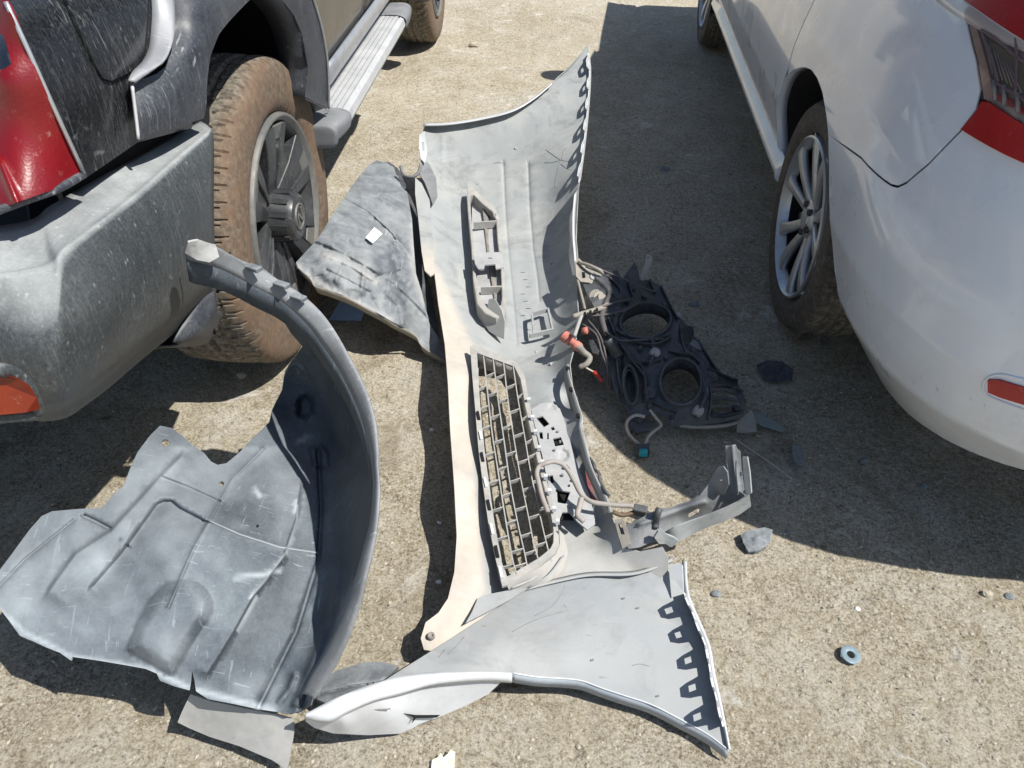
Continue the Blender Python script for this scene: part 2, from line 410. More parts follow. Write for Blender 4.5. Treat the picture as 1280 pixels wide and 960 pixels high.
mt['lipshade'] = dusty('shaded_lip', (.30, .34, .38), .45, (.42, .43, .43), .3, sc=8, bmp=.05)  # darker, bluer copy of the silver lip, its shade put into the colour
mt['shellw'] = dusty('silver_bumper_paint', (.58, .60, .62), .35, (.5, .48, .45), .2, sc=6, speck=.03, scratch=.08, coat=.3, bmp=.0)
mt['grille'] = dusty('grille_plastic', (.26, .265, .265), .5, (.42, .40, .36), .7, sc=25, speck=.1, scratch=.2, up=.2, bmp=.1, lo=.36)
mt['grilled'] = dusty('grille_dark_plastic', (.10, .10, .10), .5, (.34, .31, .27), .5, sc=25, speck=.1, scratch=.1, up=.4, bmp=.1)
mt['lamp'] = dusty('headlamp_housing', (.014, .017, .023), .32, (.19, .195, .20), .45, sc=14, speck=.4, scratch=.8, up=.12, bmp=.1)
mt['lampg'] = dusty('dusty_bracket', (.20, .19, .17), .5, (.4, .36, .3), .6, sc=20, speck=.2, scratch=.2, bmp=.1)
mt['bracket'] = dusty('bracket_plastic', (.13, .14, .155), .5, (.33, .33, .32), .45, sc=10, speck=.2, scratch=.3, up=.12, bmp=.1)
mt['strip'] = dusty('strip_plastic', (.33, .33, .32), .5, (.42, .40, .37), .5, sc=12, speck=.1, scratch=.4, bmp=.1)
mt['wht'] = plain('white_sticker', (.8, .8, .8), .5)
mt['cream'] = plain('cream_scrap', (.72, .68, .5), .7)
mt['redp'] = plain('red_plastic', (.55, .05, .03), .35)
mt['pinkp'] = dusty('faded_red_plastic', (.5, .13, .09), .5, (.45, .35, .3), .4, sc=40)
mt['teal'] = plain('teal_plastic', (.02, .32, .36), .3)
mt['hose'] = dusty('grey_hose', (.28, .26, .24), .55, (.42, .37, .32), .6, sc=30, scratch=.1)
mt['wire'] = plain('wire_cover', (.10, .09, .09), .6)
mt['wirel'] = plain('pale_wire', (.42, .38, .34), .6)
mt['brown'] = dusty('brown_metal', (.16, .10, .06), .5, (.35, .28, .2), .4, metal=.2, sc=30)
mt['blue'] = plain('blue_grey_plastic', (.20, .30, .46), .45)
mt['washer'] = dusty('zinc_washer', (.17, .25, .30), .4, (.28, .31, .33), .5, metal=.4, sc=60, bmp=.1)
mt['stone'] = dusty('pale_stone', (.36, .32, .25), .9, (.52, .47, .38), .5, sc=60, speck=.0, scratch=0, bmp=.5, fine=300)
mt['slate'] = dusty('grey_flake', (.10, .115, .13), .8, (.32, .34, .35), .7, sc=50, speck=.4, scratch=.5, bmp=.6, fine=260)
mt['slate2'] = dusty('dark_scrap_plastic', (.02, .024, .034), .6, (.14, .14, .15), .5, sc=50, bmp=.5, fine=260)
def lens(name, c, c2, sc=260):
    m, n, b = M_(name); v = objvec(n); ch = nd(n, 'ShaderNodeTexVoronoi'); ch.inputs['Scale'].default_value = sc; n.links.new(v, ch.inputs['Vector'])
    k = ramp(n, noise(n, 6, 4, .6, v), .35, .7); col = mix(n, k, c, c2)
    d = ramp(n, noise(n, 1, 6, .75, objvec(n, (80, 80, 60))), .6, .75, 0, .45)
    n.links.new(mix(n, d, col, (.5, .35, .3)), b.inputs['Base Color']); b.inputs['Roughness'].default_value = .4
    b.inputs['Coat Weight'].default_value = .25; b.inputs['Coat Roughness'].default_value = .08
    bump(n, b, ch.outputs['Distance'], .12, .002)
    return m
mt['redlens'] = lens('red_lens', (.20, .003, .007), (.13, .002, .005)); mt['redlens2'] = lens('bright_red_lens', (.42, .006, .008), (.30, .005, .006), 300)
mt['orange'] = lens('orange_lens', (.19, .022, .004), (.13, .013, .004), 420)
def clear():
    m, n, b = M_('clear_lens'); out = n.nodes['Material Output']; tr = nd(n, 'ShaderNodeBsdfTransparent'); tr.inputs[0].default_value = (.93, .90, .89, 1)
    gl = nd(n, 'ShaderNodeBsdfGlossy'); gl.inputs['Roughness'].default_value = .07; mx0 = None
    mx = nd(n, 'ShaderNodeMixShader'); mx.inputs[0].default_value = .13; n.links.new(tr.outputs[0], mx.inputs[1]); n.links.new(gl.outputs[0], mx.inputs[2])
    n.links.new(mx.outputs[0], out.inputs['Surface']); return m
mt['clear'] = clear(); mt['pinkband'] = plain('pale_pink_lamp_edge', (.52, .40, .36), .3); mt['mesh'] = plain('lamp_mesh', (.20, .20, .16), .4); mt['mauve'] = plain('lamp_frame', (.34, .26, .29), .3, .3); mt['bowl'] = plain('lamp_bowl', (.58, .50, .50), .35, .2)
def whitepaint():
    m, n, b = M_('white_car_paint'); v = objvec(n)
    k = ramp(n, noise(n, 3, 5, .6, v, .6), .45, .7, 0, .25)
    c = mix(n, k, (.74, .80, .885), (.66, .68, .70))
    sp = nd(n, 'ShaderNodeSeparateXYZ'); n.links.new(v, sp.inputs[0])
    low = ramp(n, sp.outputs[2], .52, .22, 0, .5); low = math_(n, 'MULTIPLY', low, ramp(n, noise(n, 14, 6, .65, v), .3, .7))
    c = mix(n, low, c, (.5, .42, .32))
    sc = noise(n, 1, 3, .5, objvec(n, (9, 160, 40), (.3, 0, .7)), .5); sc = math_(n, 'MULTIPLY', ramp(n, sc, .68, .72), ramp(n, noise(n, 4, 3, .5, v), .52, .62))
    c = mix(n, math_(n, 'MULTIPLY', sc, .35), c, (.25, .24, .23))
    n.links.new(c, b.inputs['Base Color']); b.inputs['Roughness'].default_value = .3
    b.inputs['Coat Weight'].default_value = .8; b.inputs['Coat Roughness'].default_value = .06
    n.links.new(ramp(n, noise(n, 6, 5, .6, v), .35, .7, .22, .5), b.inputs['Roughness'])
    return m
mt['white'] = whitepaint()
def tyremat(name, mud, R, mudamt, axis, c0):
    """mud stays on the sidewall and outer shoulder: a mask from the distance along the axle"""
    m, n, b = M_(name)
    a = nd(n, 'ShaderNodeAttribute'); a.attribute_name = 'dust'
    v = objvec(n); nz = noise(n, 9, 7, .65, v, .3); fz = noise(n, 70, 5, .7, v)
    mk = math_(n, 'MULTIPLY', a.outputs['Fac'], ramp(n, nz, .32, .56, .45, 1)); mk = math_(n, 'MULTIPLY', mk, mudamt)
    mudc = mix(n, ramp(n, nz, .35, .65), mud, tuple(x*1.45 for x in mud)); mudc = mix(n, ramp(n, fz, .45, .75, 0, .5), mudc, (.27, .20, .13))
    tr = mix(n, ramp(n, fz, .35, .62), (.05, .048, .044), (.23, .20, .155))
    c = mix(n, mk, tr, mudc); n.links.new(c, b.inputs['Base Color']); b.inputs['Roughness'].default_value = .85
    p = bump(n, b, fz, .5, .002); bump(n, b, nz, .4, .008, p)
    return m
mt['tyremud'] = tyremat('muddy_tyre', (.105, .068, .044), .38, 1.0, None, None)
mt['tyre'] = tyremat('worn_tyre', (.05, .046, .042), .32, 1.0, None, None)
def groundmat():
    m, n, b = M_('dusty_concrete_ground'); v = objvec(n)
    big = noise(n, 1.1, 8, .62, v, .5); mid = noise(n, 6, 8, .68, v, .3); fin = noise(n, 60, 6, .72, v); grit = noise(n, 260, 3, .6, v)
    c = mix(n, ramp(n, big, .36, .62), (.45, .385, .265), (.62, .55, .415))
    c = mix(n, ramp(n, mid, .50, .64, 0, .7), c, (.70, .66, .57))
    c = mix(n, ramp(n, mid, .45, .33, 0, .55), c, (.33, .265, .17))
    c = mix(n, ramp(n, noise(n, 3.1, 8, .7, v, 1.0), .56, .7, 0, .5), c, (.34, .26, .16))
    st = noise(n, 1.6, 9, .72, v, 1.4); c = mix(n, ramp(n, st, .54, .66, 0, .7), c, (.30, .235, .15)); c = mix(n, ramp(n, st, .44, .33, 0, .7), c, (.62, .59, .52))
    cr = noise(n, 4.2, 10, .78, v, .6); c = mix(n, ramp(n, cr, .60, .64, 0, .75), c, (.78, .76, .71)); c = mix(n, ramp(n, cr, .36, .31, 0, .6), c, (.22, .175, .115))
    f2 = noise(n, 80, 8, .85, v); f3 = noise(n, 190, 5, .85, v)
    c = mix(n, ramp(n, f2, .51, .58, 0, .85), c, (.72, .66, .54))
    c = mix(n, ramp(n, f2, .48, .40, 0, .85), c, (.26, .205, .14))
    c = mix(n, ramp(n, fin, .58, .70, 0, .4), c, (.62, .56, .45))
    vo = nd(n, 'ShaderNodeTexVoronoi'); vo.inputs['Scale'].default_value = 120; n.links.new(v, vo.inputs['Vector'])
    c = mix(n, math_(n, 'MULTIPLY', ramp(n, vo.outputs['Distance'], .32, .2, 0, .6), ramp(n, noise(n, 60, 2, .5, v), .54, .62)), c, (.74, .70, .62))
    f4 = noise(n, 150, 3, .7, objvec(n, (1, 1, 1), (.3, .7, .2))); gmod = ramp(n, noise(n, 5, 5, .7, v, .8), .38, .62, .15, 1)
    c = mix(n, math_(n, 'MULTIPLY', ramp(n, f4, .55, .63, 0, .5), gmod), c, (.84, .78, .66)); c = mix(n, math_(n, 'MULTIPLY', ramp(n, f4, .45, .36, 0, .6), gmod), c, (.19, .15, .10))
    c = mix(n, math_(n, 'MULTIPLY', ramp(n, f3, .53, .60, 0, .75), ramp(n, gmod, 0, 1, .5, 1)), c, (.84, .78, .66))
    c = mix(n, math_(n, 'MULTIPLY', ramp(n, f3, .46, .40, 0, .8), ramp(n, gmod, 0, 1, .45, 1)), c, (.14, .11, .075))
    pa = noise(n, 2.3, 9, .75, v, 1.0); c = mix(n, ramp(n, pa, .56, .66, 0, .42), c, (.26, .20, .12)); c = mix(n, ramp(n, cr, .585, .63, 0, .6), c, (.80, .77, .70)); c = mix(n, ramp(n, pa, .40, .30, 0, .4), c, (.66, .61, .50))
    c = mix(n, ramp(n, noise(n, 13, 8, .8, v, .8), .60, .66, 0, .5), c, (.22, .17, .11))
    pit = noise(n, 34, 6, .8, v, .4); c = mix(n, ramp(n, pit, .40, .36, 0, .75), c, (.14, .11, .075))
    n.links.new(c, b.inputs['Base Color']); b.inputs['Roughness'].default_value = .95; b.inputs['Specular IOR Level'].default_value = .2
    p = bump(n, b, f3, 1.0, .005); p = bump(n, b, f2, 1.0, .010, p); p = bump(n, b, fin, .6, .006, p); bump(n, b, mid, .5, .015, p)
    return m
mt['ground'] = groundmat()

# ------------------------------------------------------------------ ground
def axis_(lo, hi, dlo, dhi, d):
    a = list(np.arange(dlo, dhi, d)); s = d; x = dlo
    L = []
    while x > lo: s *= 1.18; x -= s; L.append(x)
    R_ = []; x = a[-1]; s = d
    while x < hi: s *= 1.18; x += s; R_.append(x)
    return np.array(L[::-1]+a+R_)
def gheight(x, y):
    h = .010*fbm(x*1.7, y*1.7, 3, 2)+.010*fbm(x*9, y*9, 4, 4)+.004*fbm(x*34, y*34, 3, 8)
    pit = np.clip(vnoise(x*30, y*30, 12)-.83, 0, 1)*.045
    return h-pit-.004
xs = axis_(-70, 70, -1.9, 2.1, .011); ys = axis_(-60, 90, .35, 4.2, .011)
gx, gy = np.meshgrid(xs, ys); gz = gheight(gx, gy)
Vg = np.stack([gx, gy, gz], -1).reshape(-1, 3); nx, ny = len(xs), len(ys)
ii, jj = np.meshgrid(np.arange(ny-1), np.arange(nx-1), indexing='ij'); k0 = (ii*nx+jj).ravel()
Fg = np.stack([k0, k0+1, k0+nx+1, k0+nx], 1)
me = bpy.data.meshes.new('ground'); me.vertices.add(len(Vg)); me.vertices.foreach_set('co', Vg.ravel())
me.loops.add(Fg.size); me.loops.foreach_set('vertex_index', Fg.ravel()); me.polygons.add(len(Fg)); me.polygons.foreach_set('loop_start', np.arange(len(Fg))*4)
me.polygons.foreach_set('use_smooth', np.ones(len(Fg), bool)); me.update(calc_edges=True); me.materials.append(mt['ground'])
go = bpy.data.objects.new('ground', me); COL.objects.link(go); go['kind'] = 'structure'
# gravel and crumbs nobody could count
ico = [(0, 0, 1), (.9, 0, .2), (.28, .85, .2), (-.72, .53, .2), (-.72, -.53, .2), (.28, -.85, .2), (0, 0, -.5)]
icf = [(0, 1, 2), (0, 2, 3), (0, 3, 4), (0, 4, 5), (0, 5, 1), (6, 2, 1), (6, 3, 2), (6, 4, 3), (6, 5, 4), (6, 1, 5)]
def pebbles(n, smin, smax, xr, yr, seed):
    rg = np.random.default_rng(seed); X = rg.uniform(*xr, n); Y = yr[0]+(yr[1]-yr[0])*rg.random(n)**1.4
    dens = fbm(X*2.2, Y*2.2, 3, 21)
    k = dens > rg.uniform(-.35, .12, n); X = X[k]; Y = Y[k]; n = len(X)
    s = smin+(smax-smin)*rg.random(n)**6; Z = gheight(X, Y)
    b = np.array(ico)[None]*(s[:, None, None]*np.array([1, 1, .6]))*rg.uniform(.65, 1.25, (n, 7, 1)); a = rg.uniform(0, 2*PI, n)
    ca, sa = np.cos(a)[:, None], np.sin(a)[:, None]
    V = np.stack([X[:, None]+b[..., 0]*ca-b[..., 1]*sa*.8, Y[:, None]+b[..., 0]*sa+b[..., 1]*ca*.8, Z[:, None]+b[..., 2]+s[:, None]*.1], -1)
    F = (np.arange(n)*7)[:, None, None]+np.array(icf)[None]
    return V.reshape(-1, 3), F.reshape(-1, 3)
V, F = pebbles(42000, .0009, .0062, (-1.7, 1.9), (.4, 4.5), 5)
o = build('gravel', V, F, mt['stone'], None, False); props(o, 'loose pale grit scattered over the dusty concrete yard', 'gravel', None, 'stuff')

V, F = pebbles(2600, .0012, .0040, (-1.2, 1.6), (.4, 3.2), 11)
o = build('crumbs', V, F, mt['slate2'], None, False); props(o, 'tiny dark plastic crumbs and soil grains strewn across the yard', 'crumbs', None, 'stuff')

# ------------------------------------------------------------------ wheels
def tyre_part(parent, c, ax, fwd, R, wd, rr, N, mat, depth=.007, mudlim=-.07, mudall=0):
    """c = centre at the outer face, ax = outward axis"""
    half = wd
    prof = [(-.03, rr), (-.012, rr+.012), (-.002, rr+.03), (0, rr+(R-rr)*.38), (0, rr+(R-rr)*.62), (-.004, rr+(R-rr)*.80), (-.013, R-.013), (-.026, R-.005)]
    prof += [(-.05, R-.002)]
    gv = [.30, .44, .58, .72]
    xs_ = np.arange(-.056, -(wd-.05), -.006)
    for x in xs_:
        g = min(abs(-x/wd-q) for q in gv)*wd
        prof.append((x, R-(depth if g < .0045 else 0)-.00002*((x+wd/2)/.01)**2*4))
    prof += [(-wd+.034, R-.006), (-wd+.02, R-.016), (-wd+.008, rr+(R-rr)*.7), (-wd, rr+(R-rr)*.4), (-wd+.01, rr+.02), (-wd+.03, rr)]
    sub = 9; seg = N*sub; up = np.array([0, 0, 1.]); ax = np.asarray(ax); fwd = np.asarray(fwd)
    pa = np.array(prof); k = len(pa); th = np.arange(seg)*2*PI/seg
    A, T = np.meshgrid(pa[:, 0], th, indexing='ij'); Rr = np.repeat(pa[:, 1][:, None], seg, 1).copy()
    idx = np.repeat(np.arange(seg)[None], k, 0); f = -A/wd
    shift = (np.abs(f-.5)*2)**2*sub*1.2
    ph = (idx+np.round(shift).astype(int)) % sub
    sh = ((f > .06) & (f < .28)) | ((f > .74) & (f < .95))
    Rr -= np.where(sh & (ph == 0), depth*.9, 0)
    md = (f >= .32) & (f <= .70); ph2 = (idx+4) % sub; Rr -= np.where(md & (ph2 == 0), depth*.35, 0)
    V = np.asarray(c)+A[..., None]*ax+Rr[..., None]*(np.cos(T)[..., None]*fwd+np.sin(T)[..., None]*up)
    # the tyre is flat where it stands
    V[..., 2] = np.maximum(V[..., 2], .003)
    I, J = np.meshgrid(np.arange(k-1), np.arange(seg), indexing='ij'); a = (I*seg+J).ravel(); b = (I*seg+(J+1) % seg).ravel()
    F = np.stack([a, b, b+seg, a+seg], 1)
    nz = fbm(np.cos(T)*3+5, np.sin(T)*3+A*20, 3, 3)
    dust = np.clip((A-(mudlim)-nz*.06)/.025, 0, 1)*np.ones_like(T)
    dust = np.maximum(dust, mudall)
    # rubbing keeps the tread faces grey; mud sits in the grooves
    o = build('tyre', V.reshape(-1, 3), F, mat, parent, True, None, dust.ravel()); autosm(o, 28); return o

def suv_wheel(root, l):
    c = S(l, 0, .38); ax = SN; fw = SA; up = np.array([0, 0, 1.])
    b = MB().lathe([(-.215, .205), (-.05, .215), (-.02, .226), (-.008, .238), (-.002, .247), (-.010, .251), (-.035, .252), (-.21, .25)], c, ax, fw, 72)
    b.lathe([(-.16, .0), (-.16, .16), (-.15, .165), (-.2, .17)], c, ax, fw, 40, 1)     # brake disc
    wheel = b.build('wheel', [mt['rimdark'], mt['rimdark']], root); autosm(wheel)
    lp = MB().lathe([(-.012, .232), (-.001, .241), (.001, .2455), (-.004, .2505), (-.012, .252)], c, ax, fw, 72).build('rim_lip', mt['rimlight'], wheel)
    tyre_part(wheel, c, ax, fw, .38, .255, .244, 66, mt['tyremud'], .008, -.042)
    for i in range(6):
        a = 2*PI*i/6+1.35; d = math.cos(a)*fw+math.sin(a)*up; t = -math.sin(a)*fw+math.cos(a)*up
        def q(r, s, w): return c+d*r+t*s+ax*w
        m = MB()
        # two raised ribs around a sunk slot, spreading into a wide pad at the rim
        for sg in (-1, 1):
            P = [q(.05, sg*.008, -.036), q(.055, sg*.030, -.040), q(.140, sg*.052, -.022), q(.224, sg*.080, -.012), q(.224, sg*.026, -.006), q(.140, sg*.014, -.016)]
            m.prism(P if sg > 0 else P[::-1], -ax*.035)
        m.prism([q(.085, -.012, -.033), q(.085, .012, -.033), q(.150, .020, -.023), q(.224, .034, -.014), q(.224, -.034, -.014), q(.150, -.020, -.023)], -ax*.025, 0)
        o = m.build('spoke', mt['rimdark'], wheel, False); autosm(o); bev(o, .003, 2)
        pd = MB().prism([q(.188, -.028, -.016), q(.188, .028, -.016), q(.226, .036, -.006), q(.226, -.036, -.006)], -ax*.012).build('spoke_pad', mt['rimlight'], wheel, False); bev(pd, .003)
    hub = MB().lathe([(-.12, .068), (-.06, .068), (-.035, .066), (.010, .061), (.020, .056), (.024, .048), (.021, .042), (.020, .0)], c, ax, fw, 48)
    for i in range(12):
        a = 2*PI*i/12; d = math.cos(a)*fw+math.sin(a)*up; t = -math.sin(a)*fw+math.cos(a)*up
        hub.box(c+d*.0640-ax*.02, ax*.028, t*.007, d*.003)
    h = hub.build('hub_cap', mt['rimdark'], wheel); autosm(h)
    e = MB().lathe([(.020, .035), (.0245, .0335), (.0245, .0295), (.020, .0285)], c, ax, fw, 40)
    e.box(c+ax*.022-fw*.016, ax*.003, fw*.0035, up*.019); e.box(c+ax*.022+fw*.016, ax*.003, fw*.0035, up*.019)
    e.prism([c+ax*.020+fw*x+up*z for x, z in ((-.019, .019), (-.011, .019), (.019, -.019), (.011, -.019))], ax*.005)
    e.build('emblem', mt['rimlight'], wheel, False)
    return wheel

# ------------------------------------------------------------------ the dark SUV
suv = thing('parked_suv', 'dusty black off-road car at the left with a red tail lamp and mud-caked wheels', 'car', S(0, -.9, 0))
suv_wheel(suv, 0.0); suv_wheel(suv, 2.85)
# rear bumper
def PS(px, py, o): return atS(px, py, o)
st = [
 [PS(250,152,-.03), PS(262,160,.025), PS(266,175,.042), PS(266,260,.045), PS(268,330,.02), PS(268,362,-.03), PS(262,380,-.10), S(-.38,-.25,.45)],
 [PS(178,193,-.035), PS(212,199,.015), PS(220,212,.038), PS(222,300,.045), PS(223,378,.02), PS(223,399,-.025), PS(218,408,-.08), S(-.55,-.25,.46)],
 [PS(108,232,-.045), PS(160,243,.010), PS(168,256,.032), PS(170,340,.038), PS(172,420,.010), PS(172,438,-.035), PS(168,447,-.09), S(-.70,-.28,.48)],
 [PS(64,258,-.06), PS(80,303,-.002), PS(86,318,.018), PS(92,400,.028), PS(103,478,.0), PS(105,492,-.045), PS(100,499,-.10), S(-.80,-.33,.50)],
 [PS(22,280,-.085), PS(38,331,-.035), PS(42,345,-.012), PS(45,430,.0), PS(48,500,-.03), PS(45,517,-.075), PS(40,522,-.13), S(-.84,-.4,.52)],
 [S(-.90,-.22,.815), S(-.985,-.18,.795), S(-1.01,-.195,.79), S(-1.015,-.19,.70), S(-1.0,-.2,.62), S(-.98,-.22,.59), S(-.94,-.26,.57), S(-.86,-.5,.55)],
 [S(-.93,-.60,.82), S(-1.05,-.55,.80), S(-1.07,-.55,.78), S(-1.07,-.55,.70), S(-1.05,-.55,.62), S(-1.03,-.55,.58), S(-.98,-.55,.56), S(-.86,-.6,.55)],
 [S(-.93,-1.3,.82), S(-1.05,-1.3,.80), S(-1.07,-1.3,.78), S(-1.07,-1.3,.70), S(-1.05,-1.3,.62), S(-1.03,-1.3,.58), S(-.98,-1.3,.56), S(-.86,-1.3,.55)]]
grid('bumper', st, mt['suvplas'], suv, 5, 7, .004)
# orange reflector in its dark recess
fr = MB()
rim = [PS(x, y, o) for x, y, o in ((-30,462,-.02),(-5,462,.004),(14,466,.006),(30,476,.008),(40,492,.008),(45,508,.004),(43,517,-.002),(20,519,-.01),(-30,524,-.03))]
fr.tube(rim, .009, 8, 5); fr.build('reflector_surround', mt['suvplas'], suv)
n_ = SN*.012
fr = MB().prism([PS(x, y, o) for x, y, o in ((-34,468,-.022),(-5,468,.002),(12,472,.004),(26,481,.006),(36,496,.006),(40,512,.002),(20,515,-.004),(-34,521,-.026))], n_)
bev(fr.build('reflector', mt['orange'], suv, False), .003)
# light plastic guard behind the bumper, and underside
grid('wheel_liner_edge', [[PS(269,362,-.02), PS(250,375,-.02), PS(232,398,-.03), PS(216,428,-.04)], [PS(270,385,-.015), PS(262,402,-.012), PS(245,420,-.02), PS(222,431,-.05)], [PS(266,392,-.06), PS(250,425,-.07), PS(232,433,-.09), PS(190,434,-.14)], [S(-.45,-.3,.40), S(-.5,-.3,.40), S(-.6,-.3,.42), S(-.7,-.3,.44)]], mt['flare'], suv, 4, 4, .003)
MB().box(S(-.45,-.85,.52), SA*.35, SN*.6, np.array([0,0,.05])).build('underbody', mt['black'], suv, False)
MB().box(S(1.4,-.85,.42), SA*1.9, SN*.55, np.array([0,0,.08])).build('chassis', mt['black'], suv, False)
# quarter panel between lamp and flare
def suvskin(name, outline, ctrl, mat, ridges=(), thick=.003, holes=(), step=7, label=None, smoothout=False):
    return sheet(name, outline, ctrl, mat, suv, atS, step, holes, thick, smoothout, ridges, label=label)
qo = [(2,0),(-8,-90),(60,-150),(240,-190),(420,-190),(420,-40),(320,-6),(270,20),(250,70),(240,160),(172,178),(108,222),(104,216),(70,140),(35,60)]
qc = [(5,0,-.035),(35,60,-.02),(70,140,-.01),(104,220,-.012),(140,60,.0),(150,130,.0),(172,176,-.008),(240,150,-.0),(220,40,.012),(150,-100,-.03),(300,-100,.0),(330,-10,.015),(-8,-90,-.06),(420,-100,.0),(420,-190,-.05),(240,-190,-.04)]
suvskin('quarter_panel', qo, qc, mt['suvpaint'])
suvskin('panel_backing', [(70,225),(110,190),(180,150),(262,120),(262,180),(180,225),(110,262),(75,262)], [(70,225,-.06),(262,150,-.06),(110,262,-.07),(180,225,-.06)], mt['black'], thick=.003)
# fuel door: proud lid with a dark joint
fd = [(78,-6),(98,38),(122,88),(130,100),(140,103),(160,94),(176,82),(182,66),(186,20),(187,-30),(60,-60)]
fdc = [(x, y, v+.0045) for x, y, v in qc]
suvskin('fuel_door_joint', fd, [(x, y, v+.0012) for x, y, v in qc], mt['black'], thick=.001, smoothout=False)
fcx = np.array([135., 30.]); fd2 = [tuple(fcx+(np.array(p)-fcx)*np.array([.962, .975])) for p in fd]
suvskin('fuel_door', fd2, fdc, mt['suvpaint'], thick=.004)
# wheel-arch flare, wide moulding with a chamfer coloured pale for the sun's glint
fl = [(165,104),(178,99),(196,92),(206,84),(214,66),(218,40),(216,10),(208,-20),(240,-90),(330,-110),(372,-60),(392,0),(402,34),(409,74),(411,110),(411,136),(398,130),(381,121),(384,100),(385,84),(378,44),(368,20),(353,0),(335,-16),(318,-6),(292,20),(274,42),(263,70),(259,100),(258,130),(255,148),(246,151),(210,163),(172,176)]
flc = [(165,104,.008),(172,176,.010),(190,140,.03),(246,151,.035),(259,110,.05),(263,70,.055),(292,20,.06),(335,-16,.06),(353,0,.052),(378,44,.05),(385,84,.046),(381,121,.03),(215,40,.018),(240,60,.05),(250,10,.05),(300,-50,.045),(208,-20,.012),(330,-110,.03),(372,-60,.055),(392,0,.062),(402,34,.06),(409,74,.056),(411,136,.04)]
suvskin('arch_flare', fl, flc, mt['flare'], thick=.004, step=6)
ribbon('flare_chamfer', [PS(x, y, .004+max(0, y+40)*.0001) for x, y in ((184,-40),(187,-20),(190,10),(189,40),(186,62),(178,78),(166,90),(160,101))],
       [PS(x, y, o) for x, y, o in ((208,-40,.020),(215,-20,.026),(218,10,.034),(218,40,.042),(213,62,.046),(204,78,.045),(190,88,.036),(166,104,.018))], mt['flareglint'] if 'flareglint' in mt else mt['silver'], suv, 4, .003, bulge=SN*.006)
MB().tube([PS(x, y, .018) for x, y in ((165,106),(168,130),(171,155),(173,174))], .0028, 6, 3).build('flare_edge', mt['alu'], suv)
MB().tube([PS(x, y, o) for x, y, o in ((411,136,.04),(411,110,.05),(409,74,.058),(402,34,.062),(392,0,.064),(384,-20,.064))], .0035, 6, 3).build('flare_edge', mt['silver'], suv)
# return of the flare into the arch, and the dark liner
arch = [(255,148),(258,130),(259,100),(263,70),(274,42),(292,20),(318,-6),(335,-16),(353,0),(368,20),(378,44),(385,84),(381,121)]
ao = [.035,.045,.05,.055,.057,.06,.06,.06,.052,.05,.05,.046,.03]
A0 = np.array([PS(x, y, o) for (x, y), o in zip(arch, ao)])
ribbon('arch_return', A0, A0-SN*.07, mt['flare'], suv, 3, .002)
cen = S(0, 0, .42)
def archliner(r0):
    rows = []
    for o in (-.02, -.12, -.28, -.34):
        rows.append([S(r0*math.cos(a), o, .42+r0*math.sin(a)) for a in np.linspace(.06, PI+.1, 15)])
    return rows
for l0, r0 in ((0, .50), (2.85, .49)):
    R_ = [np.array(q)+(S(l0, 0, 0)-S(0, 0, 0)) for q in archliner(r0)]
    R_.append(np.array([R_[-1].mean(0)]*15)); grid('arch_liner', R_, mt['black'], suv, 2, 2, .003)
# tail lamp
tl = [(-70,-40),(-12,-30),(6,2),(34,62),(70,143),(104,218),(70,236),(30,250),(-20,268),(-90,285)]
tlc = [(6,2,-.02),(34,62,-.008),(70,143,.0),(104,218,-.002),(70,236,-.008),(0,262,-.06),(0,100,-.04),(-70,-40,-.18),(-90,285,-.25),(-40,120,-.12)]
sheet('tail_lamp', tl, tlc, mt['redlens'], suv, atS, 6, [[(-70,25),(-20,30),(4,44),(10,62),(14,80),(6,86),(-20,92),(-70,100)]], .008, False, [([(-30,180),(0,205),(22,256)], 5, .006, 'ridge'), ([(20,-20),(62,66),(118,190)], 9, -.008, 'ridge')])
sheet('reverse_lens', [(-75,22),(-20,28),(6,42),(14,62),(17,82),(8,89),(-20,95),(-75,103)], [(x, y, v-.006) for x, y, v in tlc], mt['clear'], suv, atS, 6, (), .002)
sheet('lamp_housing', [(-75,15),(20,35),(25,95),(-75,110)], [(x, y, v-.03) for x, y, v in tlc], mt['rimdark'], suv, atS, 8, (), .002)
MB().tube([PS(x, y, o) for x, y, o in ((104,218,-.004),(72,236,-.01),(30,251,-.035),(-10,266,-.07),(-60,283,-.14))], .006, 8, 4).build('lamp_gasket', mt['flare'], suv)
MB().tube([PS(x, y, o) for x, y, o in ((7,2,-.018),(35,62,-.006),(71,143,.002),(105,217,.0))], .003, 8, 4).build('lamp_edge', mt['silver'], suv)
# doors, sill, running board
sheet('rear_door', [(378,-30),(388,2),(400,40),(406,74),(440,42),(448,30),(448,-80),(378,-80)], [(378,-30,.0),(440,42,.0),(448,-80,.0),(406,74,.0)], mt['suvdoor'], suv, atS, 7, (), .003)
dl = [S(l, .0+.01*math.sin(l), z) for l in (0.30,) for z in (.5,)]
def body(name, l0, l1, zs, os_, mat, n=8):
    return grid(name, [[S(l, o, z) for l in np.linspace(l0, l1, n)] for z, o in zip(zs, os_)], mat, suv, 2, 3, .003)
body('rear_door', .34, 1.02, (.605, .70, .85, 1.0, 1.1), (.0, .012, .015, .01, -.01), mt['suvdoor'])
body('front_door', 1.03, 2.25, (.605, .70, .85, 1.0, 1.1), (.0, .012, .015, .01, -.01), mt['suvdoor'])
body('front_fender', 2.26, 3.6, (.80, .85, .92, 1.0, 1.08), (.01, .02, .02, .0, -.08), mt['suvpaint'])
body('window_band', -.95, 2.1, (1.10, 1.25, 1.45, 1.66), (-.01, -.04, -.10, -.2), mt['black'])
body('roof', -.95, 1.9, (1.66, 1.74, 1.78, 1.78), (-.2, -.3, -.6, -1.6), mt['suvpaint'])
